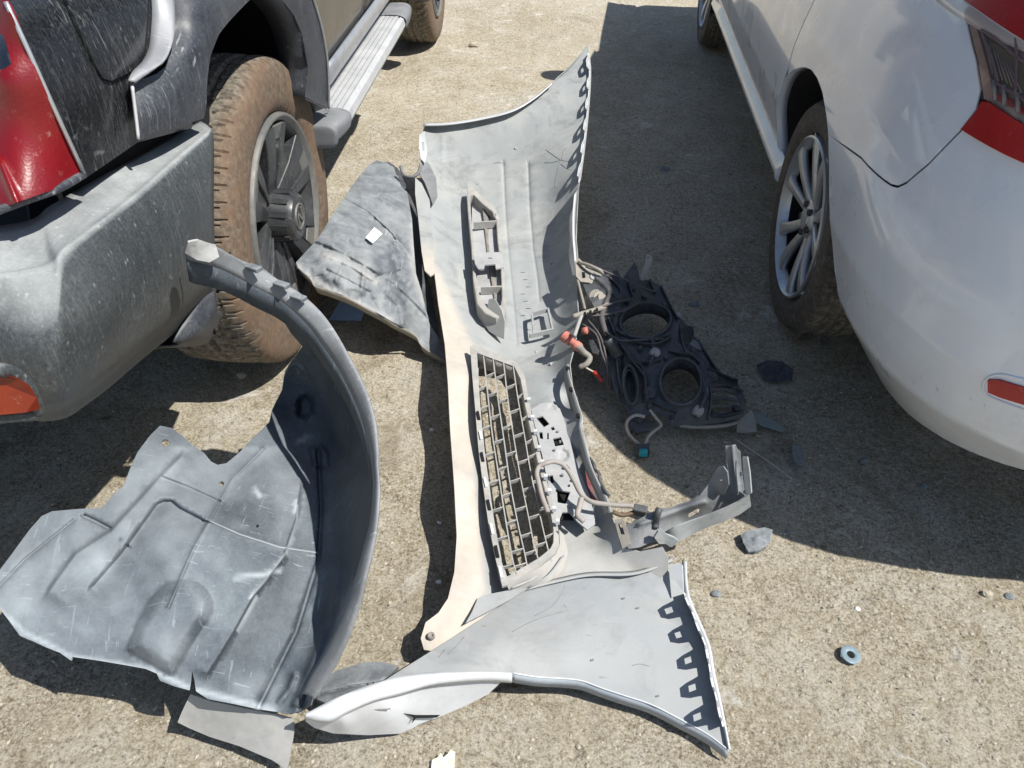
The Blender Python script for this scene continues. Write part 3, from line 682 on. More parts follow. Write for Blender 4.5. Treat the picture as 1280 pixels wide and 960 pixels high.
body('bonnet', 2.2, 3.6, (1.08, 1.12, 1.13, 1.12), (-.08, -.2, -.7, -1.6), mt['suvpaint'])
grid('sill', [[S(l, o, z) for l in np.linspace(.38, 2.35, 6)] for z, o in ((.603, .004), (.595, .014), (.565, .016), (.545, -.0), (.52, -.09))], mt['silver'], suv, 2, 3, .003)
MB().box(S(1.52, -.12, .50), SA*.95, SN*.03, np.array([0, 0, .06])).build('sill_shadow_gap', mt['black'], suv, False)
# running board: ribbed tread plate, side rail and moulded ends
RL0, RL1, RO, RZ = .37, 1.40, -.128, .09
rb = MB(); lm, lh = (RL0+RL1)/2, (RL1-RL0)/2
for i in range(9):
    o0 = .045+i*.0165+RO; rb.box(S(lm, o0, .415+RZ), SA*lh, SN*.0068, np.array([0, 0, .006]))
rb.box(S(lm, .115+RO, .406+RZ), SA*lh, SN*.08, np.array([0, 0, .008]))
rb.build('running_board', mt['alu'], suv, False)
rr_ = MB(); V = [S(l, o+RO, z+RZ) for l in (RL0, RL1) for o, z in [(.19,.419),(.203,.412),(.208,.39),(.196,.368),(.15,.362),(.15,.40),(.19,.405)]]; n = 7
rr_.add(V, [(i, (i+1) % n, n+(i+1) % n, n+i) for i in range(n)]+[tuple(range(n))[::-1], tuple(range(n, 2*n))]); autosm(rr_.build('board_rail', mt['alu'], suv, True))
for l0, sg, r in ((RL0, -1, .075), (RL1, 1, .20)):
    rows = [[S(l0+sg*t*r, o*(1-.25*t*t)+.02*t*t+RO, z-t*t*.02+RZ) for o, z in ((.02,.418),(.10,.424),(.18,.426),(.210,.415),(.212,.395),(.198,.372),(.12,.365),(.02,.37))] for t in (-.25, .0, .3, .6, .85, 1.)]
    rows.append([S(l0+sg*r*1.0, .05+RO, .385+RZ)]*8)
    grid('board_end_cap', rows, mt['bracket'], suv, 3, 3, .002)
for l0 in (.5, .9, 1.3): MB().box(S(l0, -.08, .47), SA*.03, SN*.10, np.array([0, 0, .012])).build('board_bracket', mt['black'], suv, False)
# guard strip behind the rear arch
sheet('arch_guard', [(380,124),(396,130),(411,137),(411,172),(404,186),(398,150)], [(380,124,-.02),(411,137,.02),(411,172,.01),(404,186,-.02)], mt['rimdark'], suv, atS, 5, (), .004)
MB().tube([PS(x, y, o) for x, y, o in ((381,123,.0),(392,128,.012),(402,133,.024),(411,138,.034))], .0022, 6, 3).build('guard_edge', mt['alu'], suv)
# front arch flare
grid('arch_flare', [[S(2.85+r*math.cos(a), o, .40+r*math.sin(a)) for a in np.linspace(-.1, PI+.1, 13)] for r, o in ((.47,.0),(.475,.05),(.53,.055),(.58,.02),(.62,.0))], mt['flare'], suv, 3, 2, .003)

# ------------------------------------------------------------------ the white saloon
car = thing('parked_saloon', 'white saloon car at the right edge with alloy wheels and a large red tail lamp', 'car', W(0, -.85, 0))
def winset(z):
    z = np.asarray(z, float)
    return np.where(z > .74, (z-.74)*.10+np.clip(z-.74, 0, 1)**2*.5, 0)+np.where(z < .48, (.48-z)*.22, 0)+np.where(z < .34, (.34-z)*.5, 0)-.012*np.exp(-((z-.62)/.10)**2)
WE, WRL, WRO, WNX = -.42, .60, .60, 1.0
def wsz(s, z):
    """skin of the body: s runs along the flank, round the rear corner and across the tail"""
    s = np.asarray(s, float); z = np.asarray(z, float); ins = winset(z)
    th = np.clip((WE-s)/.62, 0, 1)*(PI/2)
    e = .80
    c_, s_ = np.abs(np.cos(th))**e, np.abs(np.sin(th))**e
    rl, ro = WRL-ins, WRO-ins
    l = np.where(s > WE, s, WE-rl*s_); o = np.where(s > WE, .02-ins, .02-WRO+ro*c_)
    ex = np.clip(WE-.62-s, 0, 9); o = o-ex
    return W(l, o, z)
def tosz(px, py):
    best = None
    ss = np.linspace(-1.6, 2.6, 120); zz = np.linspace(.1, 1.3, 60); A, B = np.meshgrid(ss, zz)
    X, Y = project(wsz(A, B))
    out = []
    for x, y in zip(np.atleast_1d(px), np.atleast_1d(py)):
        d = (X-x)**2+(Y-y)**2; k = np.unravel_index(np.argmin(d), d.shape); s, z = A[k], B[k]
        for _ in range(12):
            x0, y0 = project(wsz(s, z)); x1, y1 = project(wsz(s+1e-4, z)); x2, y2 = project(wsz(s, z+1e-4))
            J = np.array([[x1-x0, x2-x0], [y1-y0, y2-y0]])/1e-4
            try: st_ = np.linalg.solve(J+1e-6*np.eye(2), [x-x0, y-y0])
            except Exception: break
            st_ = np.clip(st_, -.05, .05); s += st_[0]; z += st_[1]
        out.append((float(s), float(z)))
    return out
def wpx(pts): return tosz([p[0] for p in pts], [p[1] for p in pts])
def wskin(name, outline, mat, off=0, holes=(), step=.022, thick=.003, smoothout=False, ridges=(), parent=None, dust=None):
    def fr(x, y, h):
        P = wsz(x, y); e = 1e-3; a = wsz(x+e, y)-P; b = wsz(x, y+e)-P; n = np.cross(a, b); n /= np.linalg.norm(n, axis=-1)[..., None]+1e-12
        sgn = np.sign(np.sum(n*(P-W(0, -.9, .6)), -1))[..., None]; return P+n*sgn*(h+off)[..., None]
    return sheet(name, outline, lambda V: np.zeros(len(V)), mat, parent or car, fr, step, holes, thick, smoothout, ridges, dust=dust)
seam = wpx([(1036,167),(1060,187),(1085,209),(1105,227),(1114,233),(1122,235),(1133,230),(1160,207),(1204,162)])
lampL = wpx([(1204,162),(1222,138),(1228,112),(1222,75),(1212,35),(1203,-5)])
archq = [(.318,.285),(.395,.335),(.430,.40),(.437,.465),(.41,.53),(.345,.59),(.265,.632),(.19,.66),(.12,.675),(.05,.677),(-.03,.668),(-.11,.645),(-.17,.62)]
archb = [(-.17,.62),(-.235,.565),(-.30,.495),(-.36,.42),(-.405,.37),(-.44,.325)]
bot = [(-.44,.325),(-.455,.25),(-.50,.195),(-.6,.20),(-.7,.222),(-.8,.252),(-.9,.28),(-1.1,.295)]
lamplow = wpx([(1204,162),(1230,178),(1262,195),(1280,203)])
zb = .30
def shr(pts, c, k=.0): return pts
# bumper skin
bo_ = list(reversed(archb))+seam[1:]+[(s, z) for s, z in lamplow[1:]]+[(-1.35, lamplow[-1][1]), (-2.6, lamplow[-1][1]), (-2.6, zb), (-1.7, zb)]+list(reversed(bot))[:-1]
REFL = wpx([(1236,474),(1250,474),(1280,483),(1302,494)])+wpx([(1302,513),(1280,504),(1250,495),(1236,489)])
wskin('rear_bumper', bo_, mt['white'])
# lower return of the bumper, tucked under
B0 = np.array([wsz(s, z) for s, z in bot+[(-1.7, zb), (-2.6, zb)]]); cen_ = W(-.2, -.9, .25)
d_ = (cen_-B0); d_[:, 2] = 0; d_ /= np.linalg.norm(d_, axis=1)[:, None]
ribbon('bumper_underside', B0, B0+d_*.14-np.array([0, 0, .02]), mt['black'], car, 4, .002)
g = .0035
sq = [(s+ .002, z+g) for s, z in seam]; lq = [(s+g*1.0, z) for s, z in lampL]
DS = wpx([(1023,-10),(1010,18),(1001,38),(993,58),(986,84)])
quarter = archq[5:]+sq[1:-1]+lq+[(-.95, 1.12), (.25, 1.12)]+DS
wskin('quarter_panel', quarter, mt['white'])
wskin('seam_backing', [(s+a, z+b) for (s, z), (a, b) in zip(seam, [(.0, .02)]*len(seam))]+[(s, z-.02) for s, z in reversed(seam)], mt['black'], -.006, thick=.001)
# doors
sill = wpx([(962,228),(950,185),(925,112),(895,42)])
door = [(a+.004, b) for a, b in DS]+[(.30, 1.0), (1.42, 1.0), (1.42, .30)]+[(1.0, .295), (.5, .29), (.335, .29)]+[(a+.006, b) for a, b in archq[1:5]]
DR = [(DS[-1][0]+.006, DS[-1][1])]
rd = [(p[0]+.007, p[1]) for p in DS[::-1]]+[(DS[0][0]+.02, 1.0), (1.28, 1.0), (1.28, .335), (.46, .335), (.43, .34)]+[(p[0]+.003, p[1]+.0) for p in archq[2:5]]
wskin('rear_door', rd, mt['white'])
wskin('front_door', [(1.288, 1.0), (2.30, 1.0), (2.32, .335), (1.288, .335)], mt['white'])
wskin('front_fender', [(2.31, .92), (3.4, .80), (3.4, .5), (3.06, .4), (3.0, .55), (2.85, .65), (2.70, .67), (2.52, .63), (2.40, .5), (2.345, .33), (2.33, .34)], mt['white'])
wskin('door_gap_backing', [(.1, .2), (2.5, .2), (2.3, 1.0), (.1, 1.1), (-.1, .9), (.15, .70), (.40, .60), (.45, .45), (.38, .2)], mt['black'], -.014, thick=.001, step=.05)
# sill with its bright rounded step
sg_ = [[W(.296, -.035, .305)]+[W(l, o, z) for l in (.306, .33, .5, 1.0, 1.6, 2.33)] for o, z in ((-.020, .345), (-.010, .333), (.002, .315), (.004, .298), (-.012, .280), (-.06, .262))]
grid('sill', sg_, mt['white'], car, 3, 4, .003)
# arch lip and dark wheel well
def arcring(l0, cz, r, outs, name, mat, a0=-.25, a1=PI+.25):
    grid(name, [[W(l0+rr*math.cos(a), o, cz+rr*math.sin(a)) for a in np.linspace(a0, a1, 17)] for rr, o in outs], mat, car, 2, 2, .002)
AQ = np.array([wsz(s, z) for s, z in archq+archb[1:]])
ribbon('arch_return', AQ, AQ-WN*.03, mt['white'], car, 3, .002)
ribbon('wheel_well', AQ-WN*.03, AQ-WN*.42+np.array([0, 0, .02]), mt['black'], car, 3, .002)
MB().box(W(0.02, -.42, .45), WA*.5, WN*.02, np.array([0, 0, .32])).build('inner_wing', mt['black'], car, False)
arcring(2.70, .33, .36, ((.34, .0), (.345, -.2), (.35, -.35)), 'wheel_well', mt['black'])
MB().box(W(1.3, -.9, .29), WA*1.7, WN*.6, np.array([0, 0, .05])).build('underbody', mt['black'], car, False)
# greenhouse, boot, far side and nose
def wb(name, rows, mat, nu=3, nv=3): return grid(name, rows, mat, car, nu, nv, .003)
bs_ = (-.30, -.45, -.6, -.8, -1.0, -1.3, -1.6, -1.95)
wb('boot_lid', [[wsz(s, zz)*(1-t)+W(-.35, -.88, 1.13)*t for s in bs_] for t, zz in ((0, .96), (0, 1.0), (.06, 1.05), (.25, 1.06), (.6, 1.08), (1., 1.1))], mt['white'])
wb('rear_window', [[W(l, o, z) for o in (-.20, -.5, -.88, -1.26, -1.56)] for l, z in ((-.35, 1.11), (-.1, 1.24), (.2, 1.40))], mt['black'])
wb('roof', [[W(l, o, z) for o in (-.24, -.4, -.88, -1.36, -1.52)] for l, z in ((.2, 1.40), (.6, 1.46), (1.2, 1.48), (1.7, 1.44))], mt['white'])
wb('windscreen', [[W(l, o, z) for o in (-.20, -.4, -.88, -1.36, -1.56)] for l, z in ((1.7, 1.44), (2.1, 1.24), (2.5, 1.02))], mt['black'])
wb('bonnet', [[W(l, o, z) for o in (-.08, -.3, -.88, -1.46, -1.70)] for l, z in ((2.5, 1.0), (2.9, .93), (3.2, .80), (3.4, .55))], mt['white'])
wb('side_windows', [[W(l, o, z) for l in (-.3, .1, .6, 1.2, 1.7, 2.2)] for o, z in ((-.03, 1.0), (-.10, 1.1), (-.12, 1.12))], mt['white'])
wb('window_glass', [[W(l0+(l1-l0)*t, o, z) for t in (0, .25, .5, .75, 1)] for o, z, l0, l1 in ((-.12, 1.12, -.38, 2.3), (-.18, 1.28, .0, 2.0), (-.25, 1.42, .35, 1.7))], mt['black'])
wb('far_flank', [[W(l, o, z) for l in (-.9, 0, 1, 2, 3.4)] for o, z in ((-1.70, .25), (-1.76, .6), (-1.72, .95), (-1.65, 1.1))], mt['white'])
# wing mirror
m_ = MB(); mm = [[W(1.88+.07*math.cos(a)*k, .12+e, .98+.075*math.sin(a)*k*.9) for a in np.linspace(0, 2*PI, 11)[:-1]] for e, k in ((-.11, .75), (-.06, 1.0), (.03, 1.05), (.08, .8), (.10, .3))]
grid('wing_mirror', mm, mt['white'], car, 3, 3, .003, closed=True)
# tail lamp
lo_ = lampL[:-1]+wpx([(1203,-5),(1196,-60)])+[(-1.05, lampL[-1][1]+.09), (-1.35, 1.03), (-1.35, lamplow[-1][1]+.0)]+list(reversed(lamplow[1:]))
CLP = [(1206,2),(1226,16),(1249,32),(1280,52),(1325,84),(1325,186),(1280,153),(1256,138),(1240,127),(1230,125),(1228,108),(1223,76),(1214,41)]
CL = wpx(CLP); e1, e2 = CL[4], CL[5]
wskin('lamp_backing', lo_, mt['redlens'], -.012, (), .03, .001)
wskin('tail_lamp', wpx([(1230,127),(1240,129),(1256,140),(1280,155),(1325,188)])+[(-1.3, e2[1]-.005), (-1.35, lamplow[-1][1])]+list(reversed(lamplow[1:]))+wpx([(1204,162),(1222,142)]), mt['redlens2'], .006, (), .014, .006)
wskin('tail_lamp', wpx([(1203,-8),(1206,0),(1226,14),(1249,30),(1280,50),(1325,82)])+[(-1.3, e1[1]+.02), (-1.3, e1[1]+.10)]+wpx([(1250,-70),(1200,-50)]), mt['redlens2'], .006, (), .014, .006)
wskin('lamp_reflector', CL[:4]+[e1, (-1.25, e1[1]+.02), (-1.25, e2[1]-.02), e2]+CL[6:], mt['bowl'], -.006, (), .02, .001)
def lpz(nm, pts, m, off): wskin(nm, wpx(pts), m, off, (), .012, .0015)
lpz('lamp_edge_band', [(1206,3),(1216,10),(1220,30),(1228,60),(1236,90),(1240,108),(1240,125),(1230,124),(1228,108),(1223,76),(1214,41)], mt['pinkband'], .0)
lpz('lamp_mesh_panel', [(1228,44),(1250,58),(1272,76),(1300,96),(1300,135),(1269,115),(1246,101),(1240,90),(1234,66)], mt['mesh'], -.002)
for pts in ([(1226,38),(1250,52),(1272,72),(1305,94)], [(1240,100),(1256,110),(1272,119),(1300,136)], [(1270,48),(1271,80),(1269,118)], [(1228,42),(1240,72),(1248,102)]):
    MB().tube([wsz(s, z) for s, z in wpx(pts)], .0028, 6, 4).build('lamp_divider', mt['mauve'], car)
for x, y in ((1243,101),(1255,107),(1272,116),(1286,125)):
    a_, b_ = wpx([(x, y), (x+1, y+24)]); MB().tube([wsz(*a_), wsz(*b_)], .0034, 8, 2, smoothp=False).build('lamp_rib', mt['alu'], car)
for x, y in ((1249,122),(1262,128),(1278,138)):
    lpz('red_prism', [(x-4,y),(x,y-6),(x+5,y-1),(x+5,y+7),(x-3,y+4)], mt['redlens2'], .001)
for k in range(7):
    MB().tube([wsz(*q) for q in wpx([(1232+k*5, 52+k*4+k), (1241+k*6, 92+k*4)])], .0009, 5, 2, smoothp=False).build('mesh_line', mt['bowl'], car)
wskin('clear_lens', [(s, z) for s, z in CL[:4]]+[e1, (-1.25, e1[1]+.02), (-1.25, e2[1]-.02), e2]+CL[6:], mt['clear'], .007, (), .014, .002)
# reflector low on the bumper in a moulded recess
wskin('reflector', REFL, mt['redlens2'], .004, (), .012, .004)
rr0 = np.array([wsz(s, z) for s, z in wpx([(1300,523),(1280,512),(1250,501),(1235,494),(1229,485),(1233,474),(1250,468),(1280,474)])])
MB().tube(rr0, .0028, 8, 4).build('reflector_surround', mt['white'], car)
# wheels
def sal_wheel(l):
    c = W(l, 0, .316); ax = WN; fw = WA; up = np.array([0, 0, 1.])
    b = MB().lathe([(-.17, .185), (-.05, .195), (-.022, .203), (-.008, .210), (0, .214), (-.004, .219), (-.02, .220), (-.17, .219)], c, ax, fw, 72)
    b.lathe([(-.165, .02), (-.165, .183), (-.05, .1935), (-.03, .200)], c+ax*.0005, ax, fw, 60, 1)
    wh = b.build('wheel', [mt['silver'], mt['black']], car); autosm(wh)
    tyre_part(wh, c, ax, fw, .316, .20, .214, 60, mt['tyre'], .006, -.04)
    MB().lathe([(-.10, .0), (-.10, .13), (-.115, .135)], c, ax, fw, 40).build('brake_disc', mt['brown'], wh)
    for i in range(5):
        for sg in (-1, 1):
            a = 2*PI*i/5+.35; d = math.cos(a)*fw+math.sin(a)*up; t = -math.sin(a)*fw+math.cos(a)*up
            def q(r, s, w_): return c+d*r+t*s*sg+ax*w_
            rows = []
            for r, s0, hw, w_ in ((.035, .013, .012, -.036), (.08, .021, .0125, -.026), (.13, .034, .0145, -.016), (.175, .050, .018, -.010), (.210, .062, .024, -.010)):
                rows.append([q(r, s0-hw, w_-.018), q(r, s0-hw, w_-.003), q(r, s0-hw*.5, w_), q(r, s0+hw*.5, w_), q(r, s0+hw, w_-.003), q(r, s0+hw, w_-.018)])
            grid('spoke', rows, mt['silver'], wh, 2, 4, .002)
    h = MB().lathe([(-.06, .052), (-.03, .052), (-.026, .046), (-.022, .03), (-.018, .028), (-.016, .0)], c, ax, fw, 36).build('hub_cap', mt['silver'], wh); autosm(h)
    for i in range(5):
        a = 2*PI*i/5+.98; d = math.cos(a)*fw+math.sin(a)*up
        MB().lathe([(-.03, .010), (-.018, .010), (-.016, .007), (-.024, .006), (-.024, 0)], c+d*.040, ax, fw, 8).build('wheel_nut', mt['rimdark'], wh)
sal_wheel(0.0); sal_wheel(2.70)

# ------------------------------------------------------------------ detached bumper cover
def Z(px, py, z): return at(px, py, z)
def ZL(L): return np.array([at(*p) for p in L])
def beige(V):
    x, y = V[:, 0], V[:, 1]
    edge = np.interp(y, [180, 330, 380, 430, 450, 560, 640, 735, 830], [526, 546, 566, 590, 586, 592, 598, 606, 600])
    a = np.clip((edge-x)/9+.5, 0, 1)*np.clip((y-300)/60, 0, 1)*.95
    return a+np.clip((y-640)/60, 0, 1)*np.clip((x-640)/20, 0, 1)*.25
bp = thing('bumper_cover', 'large pale grey front bumper cover lying face down in the middle of the yard', 'bumper', at(630, 520, 0))
shell = [(531,157),(560,156),(600,150),(640,140),(668,124),(690,106),(697,98),(712,85),(725,70),(735,57),(738,80),(737,110),(735,140),(730,180),(726,215),(723,235),(721,270),(720,300),(722,322),(721,345),(722,380),(723,400),(719,430),(712,455),(716,490),(723,506),(728,523),(727,533),(735,565),(745,597),(757,620),(763,640),(770,660),(776,684),(800,690),(828,684),(835,697),(835,712),(815,735),(790,760),(700,770),(640,772),(600,790),(575,806),(548,815),(530,812),(526,798),(532,778),(548,766),(560,748),(568,715),(571,670),(568,610),(563,540),(560,480),(556,430),(548,380),(543,340),(538,310),(536,270),(534,240),(530,215),(525,190),(526,170)]
ctrl = [(531,157,.22),(560,156,.235),(600,150,.25),(640,140,.275),(690,106,.33),(735,57,.40),(738,100,.35),(730,180,.255),(723,235,.20),(720,300,.15),(722,380,.13),(714,440,.13),
 (525,190,.19),(530,215,.165),(536,270,.15),(543,340,.12),(556,430,.11),(563,540,.11),(570,670,.10),(560,748,.09),(530,805,.07),(548,815,.07),
 (560,200,.155),(640,200,.165),(700,200,.205),(570,250,.10),(640,250,.105),(690,250,.13),(580,300,.075),(640,300,.065),(690,310,.08),(600,380,.06),(660,380,.05),(700,390,.07),(690,430,.06),
 (590,470,.10),(598,600,.10),(606,720,.09),(604,470,.055),(612,600,.055),(622,720,.05),(640,440,.05),(668,470,.06),(690,500,.065),(700,560,.065),(715,620,.065),(735,680,.05),(700,700,.045),(640,745,.04),
 (712,470,.10),(722,510,.105),(735,565,.10),(757,620,.10),(770,660,.10),(715,500,.06),(735,590,.055),(752,650,.05),(776,684,.08),(830,690,.09),(790,712,.045),(740,720,.04),(815,735,.04),(700,770,.03),(600,790,.05)]
hole = [(599,450),(640,463),(650,478),(656,508),(666,553),(677,600),(687,636),(691,662),(690,684),(672,697),(651,709),(634,719),(628,705),(618,650),(611,600),(606,560),(601,510),(598,468)]
rg = [([(629,205),(631,250),(634,300),(642,380),(646,428)], 1.8, -.0025, 'ridge'), ([(660,205),(662,260),(666,310),(672,350),(674,375)], 1.8, -.003, 'ridge'),
      ([(553,170),(553,240),(558,300),(562,360)], 3, .0015, 'ridge'), ([(570,224),(600,222),(628,222)], 2, .001, 'ridge')]
sheet('bumper_skin', shell, ctrl, mt['shell'], bp, at, 6, [hole], .003, False, rg, .0015, beige, cs=.03)
# wheel-arch lip along the top of the far wing
TE = [(531,157,.22),(560,156,.235),(600,150,.25),(640,140,.275),(668,124,.302),(690,106,.33)]
T0 = ZL(TE); ribbon('wheel_arch_lip', T0+[0, .004, .006], T0+np.array([-.002, -.034, .012]), mt['shellw'], bp, 6, .003, bulge=[0, -.006, .004])
TE2 = [(690,106,.33),(697,98,.34),(712,85,.36),(725,70,.385),(735,57,.40)]
T1 = ZL(TE2); ribbon('wheel_arch_lip', T1+[0, .002, .004], T1+np.array([-.001, -.012, .006]), mt['shell'], bp, 6, .003)
# fixing flange with tabs down the right edge of the far wing
def flange(name, edge, vec, teeth, mat, lip=.35, win=True, parent=bp):
    """ribbon whose free side is cut into tabs, each tab with a slot"""
    E_ = catmull(ZL(edge), 10); L = np.concatenate([[0], np.cumsum(np.linalg.norm(np.diff(E_, axis=0), axis=1))]); tot = L[-1]
    def P(s, h):
        b = np.array([np.interp(s, L, E_[:, i]) for i in range(3)])
        v = np.asarray(vec, float) if not callable(vec) else vec(s/tot); return b+v*h
    m = MB(); n = teeth; thk = np.array([.003, 0, .0])
    for i in range(24):
        a, b = tot*i/24, tot*(i+1)/24; m.prism([P(a, 0), P(b, 0), P(b, lip), P(a, lip)], thk)
    for i in range(n):
        s0 = tot*(i+.12)/n; s1 = tot*(i+.82)/n; w_ = s1-s0; sl0 = s0+w_*.28; sl1 = s0+w_*.62
        h0, h1 = lip, 1.0; a1, a2 = .52, .78
        q = lambda s, h: P(s, h)
        if win:
            m.prism([q(s0, h0), q(s1, h0), q(s1-w_*.05, a1), q(s0+w_*.05, a1)], thk)
            m.prism([q(s0+w_*.05, a1), q(sl0, a1), q(sl0, a2), q(s0+w_*.12, a2)], thk)
            m.prism([q(sl1, a1), q(s1-w_*.05, a1), q(s1-w_*.12, a2), q(sl1, a2)], thk)
            m.prism([q(s0+w_*.12, a2), q(s1-w_*.12, a2), q(s1-w_*.3, h1), q(s0+w_*.25, h1)], thk)
        else: m.prism([q(s0, h0), q(s1, h0), q(s1-w_*.25, h1), q(s0+w_*.2, h1)], thk)
    return m.build(name, mat, parent, False)
flange('fixing_flange', [(736,66,.395),(738,90,.36),(736,130,.31),(731,180,.255),(725,225,.21)], [-.020, -.085, .020], 6, mt['shellw'], .42)
# upright flange beside the middle of the cover, white on its edge
ed = [(723,235,.20),(720,262,.18),(719,290,.16),(721,318,.15),(722,345,.14)]
ribbon('side_flange', ZL(ed), ZL([(718,243,.225),(716,268,.21),(716,296,.195),(718,322,.18),(720,345,.165)]), mt['shellw'], bp, 5, .003)
# outer corner piece at left and torn side retainer
sheet('side_retainer', [(519,222),(527,229),(537,250),(540,283),(541,305),(543,342),(538,345),(531,338),(527,314),(523,274),(519,242)], [(519,222,.19),(537,250,.17),(527,314,.15),(543,342,.14),(540,283,.155)], mt['shell'], bp, at, 4, (), .004, False, (), .003, lambda V: np.clip((V[:, 1]-300)/25, 0, 1))
sheet('torn_flap', [(526,200),(536,204),(545,222),(547,245),(541,256),(537,244),(531,228),(522,214)], [(526,200,.21),(545,222,.17),(541,256,.16),(522,214,.19)], mt['bracket'], bp, at, 4, (), .003, False, (), .004)
MB().tube(ZL([(501,208,.2),(503,215,.19),(508,220,.18),(516,221,.18),(523,216,.19),(526,206,.21)]), .006, 6, 4).build('torn_clip', mt['bracket'], bp)
sheet('side_bracket', [(524,168),(531,164),(534,190),(531,204),(526,198),(524,184)], [(524,168,.26),(531,164,.27),(534,190,.225),(526,198,.215)], mt['shellw'], bp, at, 4, [[(527,178),(530,178),(531,188),(528,189)]], .003)
# fog lamp insert standing proud of the skin
fg = MB()
fo = ZL([(585,235,.135),(590,234,.135),(602,246,.13),(617,258,.125),(623,270,.12),(625,300,.115),(629,330,.112),(631,360,.11),(632,385,.11),(630,395,.108),(620,398,.108),(607,392,.108),(597,380,.11),(592,350,.112),(590,310,.115),(586,270,.125),(584,245,.132)])
fi = fo+(fo.mean(0)-fo)*.14; lo = fo-np.array([0, 0, .055])
n = len(fo)
for A, B in ((fo, fi), (lo, fo), (fi, fi-np.array([0, 0, .045]))):
    V = list(A)+list(B); fg.add(V, [(i, (i+1) % n, n+(i+1) % n, n+i) for i in range(n)])
fgo = fg.build('fog_lamp_surround', mt['grille'], bp, False); solid(fgo, .003, 0)
sheet('fog_panel', [(590,240),(618,262),(624,300),(629,350),(630,388),(612,390),(598,376),(593,340),(590,300)], [(590,240,.10),(630,388,.085),(600,330,.09)], mt['plate'], bp, at, 6, (), .002)
fb = lambda pts, r, nme='fog_slat', mm='grille': MB().tube(ZL(pts), r, 6, 3).build(nme, mt[mm], bp)
for a, b in (((592,282,.115),(622,280,.11)), ((601,363,.10),(628,362,.10))):
    A_, B_ = at(*a), at(*b); MB().box((A_+B_)/2, (B_-A_)/2, [0, .003, 0], [0, 0, .012]).build('fog_slat', mt['grille'], bp, False)
for L in ([(602,252,.115),(606,290,.10),(609,320,.095)], [(611,330,.10),(614,350,.095),(618,375,.09)]):
    P = ZL(L); ribbon('fog_rib', P, P+[.022, 0, -.012], mt['grilled'], bp, 4, .003)
sheet('fog_bridge', [(592,319),(600,319),(601,316),(624,315),(628,318),(630,334),(620,336),(619,330),(606,331),(605,336),(598,336),(594,330)], [(592,319,.135),(628,318,.13),(630,334,.13),(598,336,.132)], mt['plate'], bp, at, 4, [[(610,322),(615,322),(615,325),(610,325)]], .004)
sheet('fog_lug', [(611,374),(618,373),(627,388),(631,402),(630,424),(622,421),(611,414),(603,400),(608,390)], [(611,374,.13),(627,388,.125),(630,424,.07),(603,400,.08)], mt['shell'], bp, at, 4, (), .003)
MB().lathe([(0, .010), (.006, .010), (.006, .004), (.0, .004)], at(618, 271, .118), [1, -.2, .3], [0, 1, 0], 12).build('fog_screw', mt['grilled'], bp)
# small moulded latch frame
lf = MB()
for a, b in (((665,393,.075),(685,387,.075)), ((685,387,.075),(691,414,.075)), ((665,393,.075),(667,418,.075)), ((662,420,.078),(692,413,.078))):
    A_, B_ = at(*a), at(*b); d = B_-A_; pr_ = np.cross(d, [0, 0, 1]); pr_ /= np.linalg.norm(pr_); lf.box((A_+B_)/2, d/2, pr_*.0025, [0, 0, .007])
lf.build('latch_frame', mt['shell'], bp, False)
# cracks, mould lines and scuffs in the skin
shz = tps(ctrl)
def onshell(L, d=.001): return np.array([at(x, y, float(shz(np.array([[x, y]]))[0])+d) for x, y in L])
for L in ([(682,187),(692,194),(701,200),(712,202),(720,203)], [(700,200),(697,212),(694,226),(693,236)], [(680,203),(690,203),(701,200)], [(702,200),(704,190),(708,184)], [(701,205),(709,211),(716,213)], [(712,99),(718,102),(721,104)], [(617,204),(625,203),(632,205)]):
    MB().tube(onshell(L, .0003), .0006, 5, 3).build('crack', mt['grilled'], bp)
for i in range(9):
    x, y = 654+(i % 3)*3.5, 340+i*9; MB().box(at(x, y, float(shz(np.array([[x, y]]))[0])+.001), [.006, 0, 0], [0, .0018, 0], [0, 0, .0012]).build('mould_mark', mt['shell'], bp, False)
for x, y in ((645,185),(598,230),(566,260),(640,300),(690,330),(603,412),(672,440),(690,455)):
    MB().lathe([(-.002, .006), (.0012, .006), (.0012, .0035), (0, .003), (0, 0)], at(x, y, float(shz(np.array([[x, y]]))[0])), [0, -.3, 1], [1, 0, 0], 12).build('mould_pip', mt['shell'], bp)
# ---- lower grille
gr = sheet('lower_grille', [(588,433),(592,431),(645,452),(656,470),(662,505),(672,552),(683,600),(693,635),(698,662),(699,680),(694,692),(676,707),(655,719),(634,731),(628,733),(620,700),(610,650),(603,600),(598,560),(594,510),(590,465)],
  [(588,433,.125),(645,452,.115),(662,505,.11),(683,600,.105),(699,680,.10),(634,731,.10),(610,650,.11),(594,510,.12)], mt['grille'], bp, at, 5,
  [[(596,441),(643,458),(651,474),(657,508),(667,553),(678,600),(688,636),(692,662),(692,678),(688,686),(672,699),(651,711),(634,721),(627,705),(617,650),(610,600),(605,560),(600,510),(597,465)]], .006)
OI = ZL([(596,441,.122),(643,458,.114),(651,474,.112),(657,508,.11),(667,553,.107),(678,600,.105),(688,636,.103),(692,662,.10),(692,678,.10),(688,686,.10),(672,699,.10),(651,711,.10),(634,721,.10),(627,705,.102),(617,650,.108),(610,600,.112),(605,560,.115),(600,510,.118),(597,465,.12),(596,441,.122)])
ribbon('grille_throat', OI, OI-np.array([0, 0, .045]), mt['grille'], gr, 2, .002)
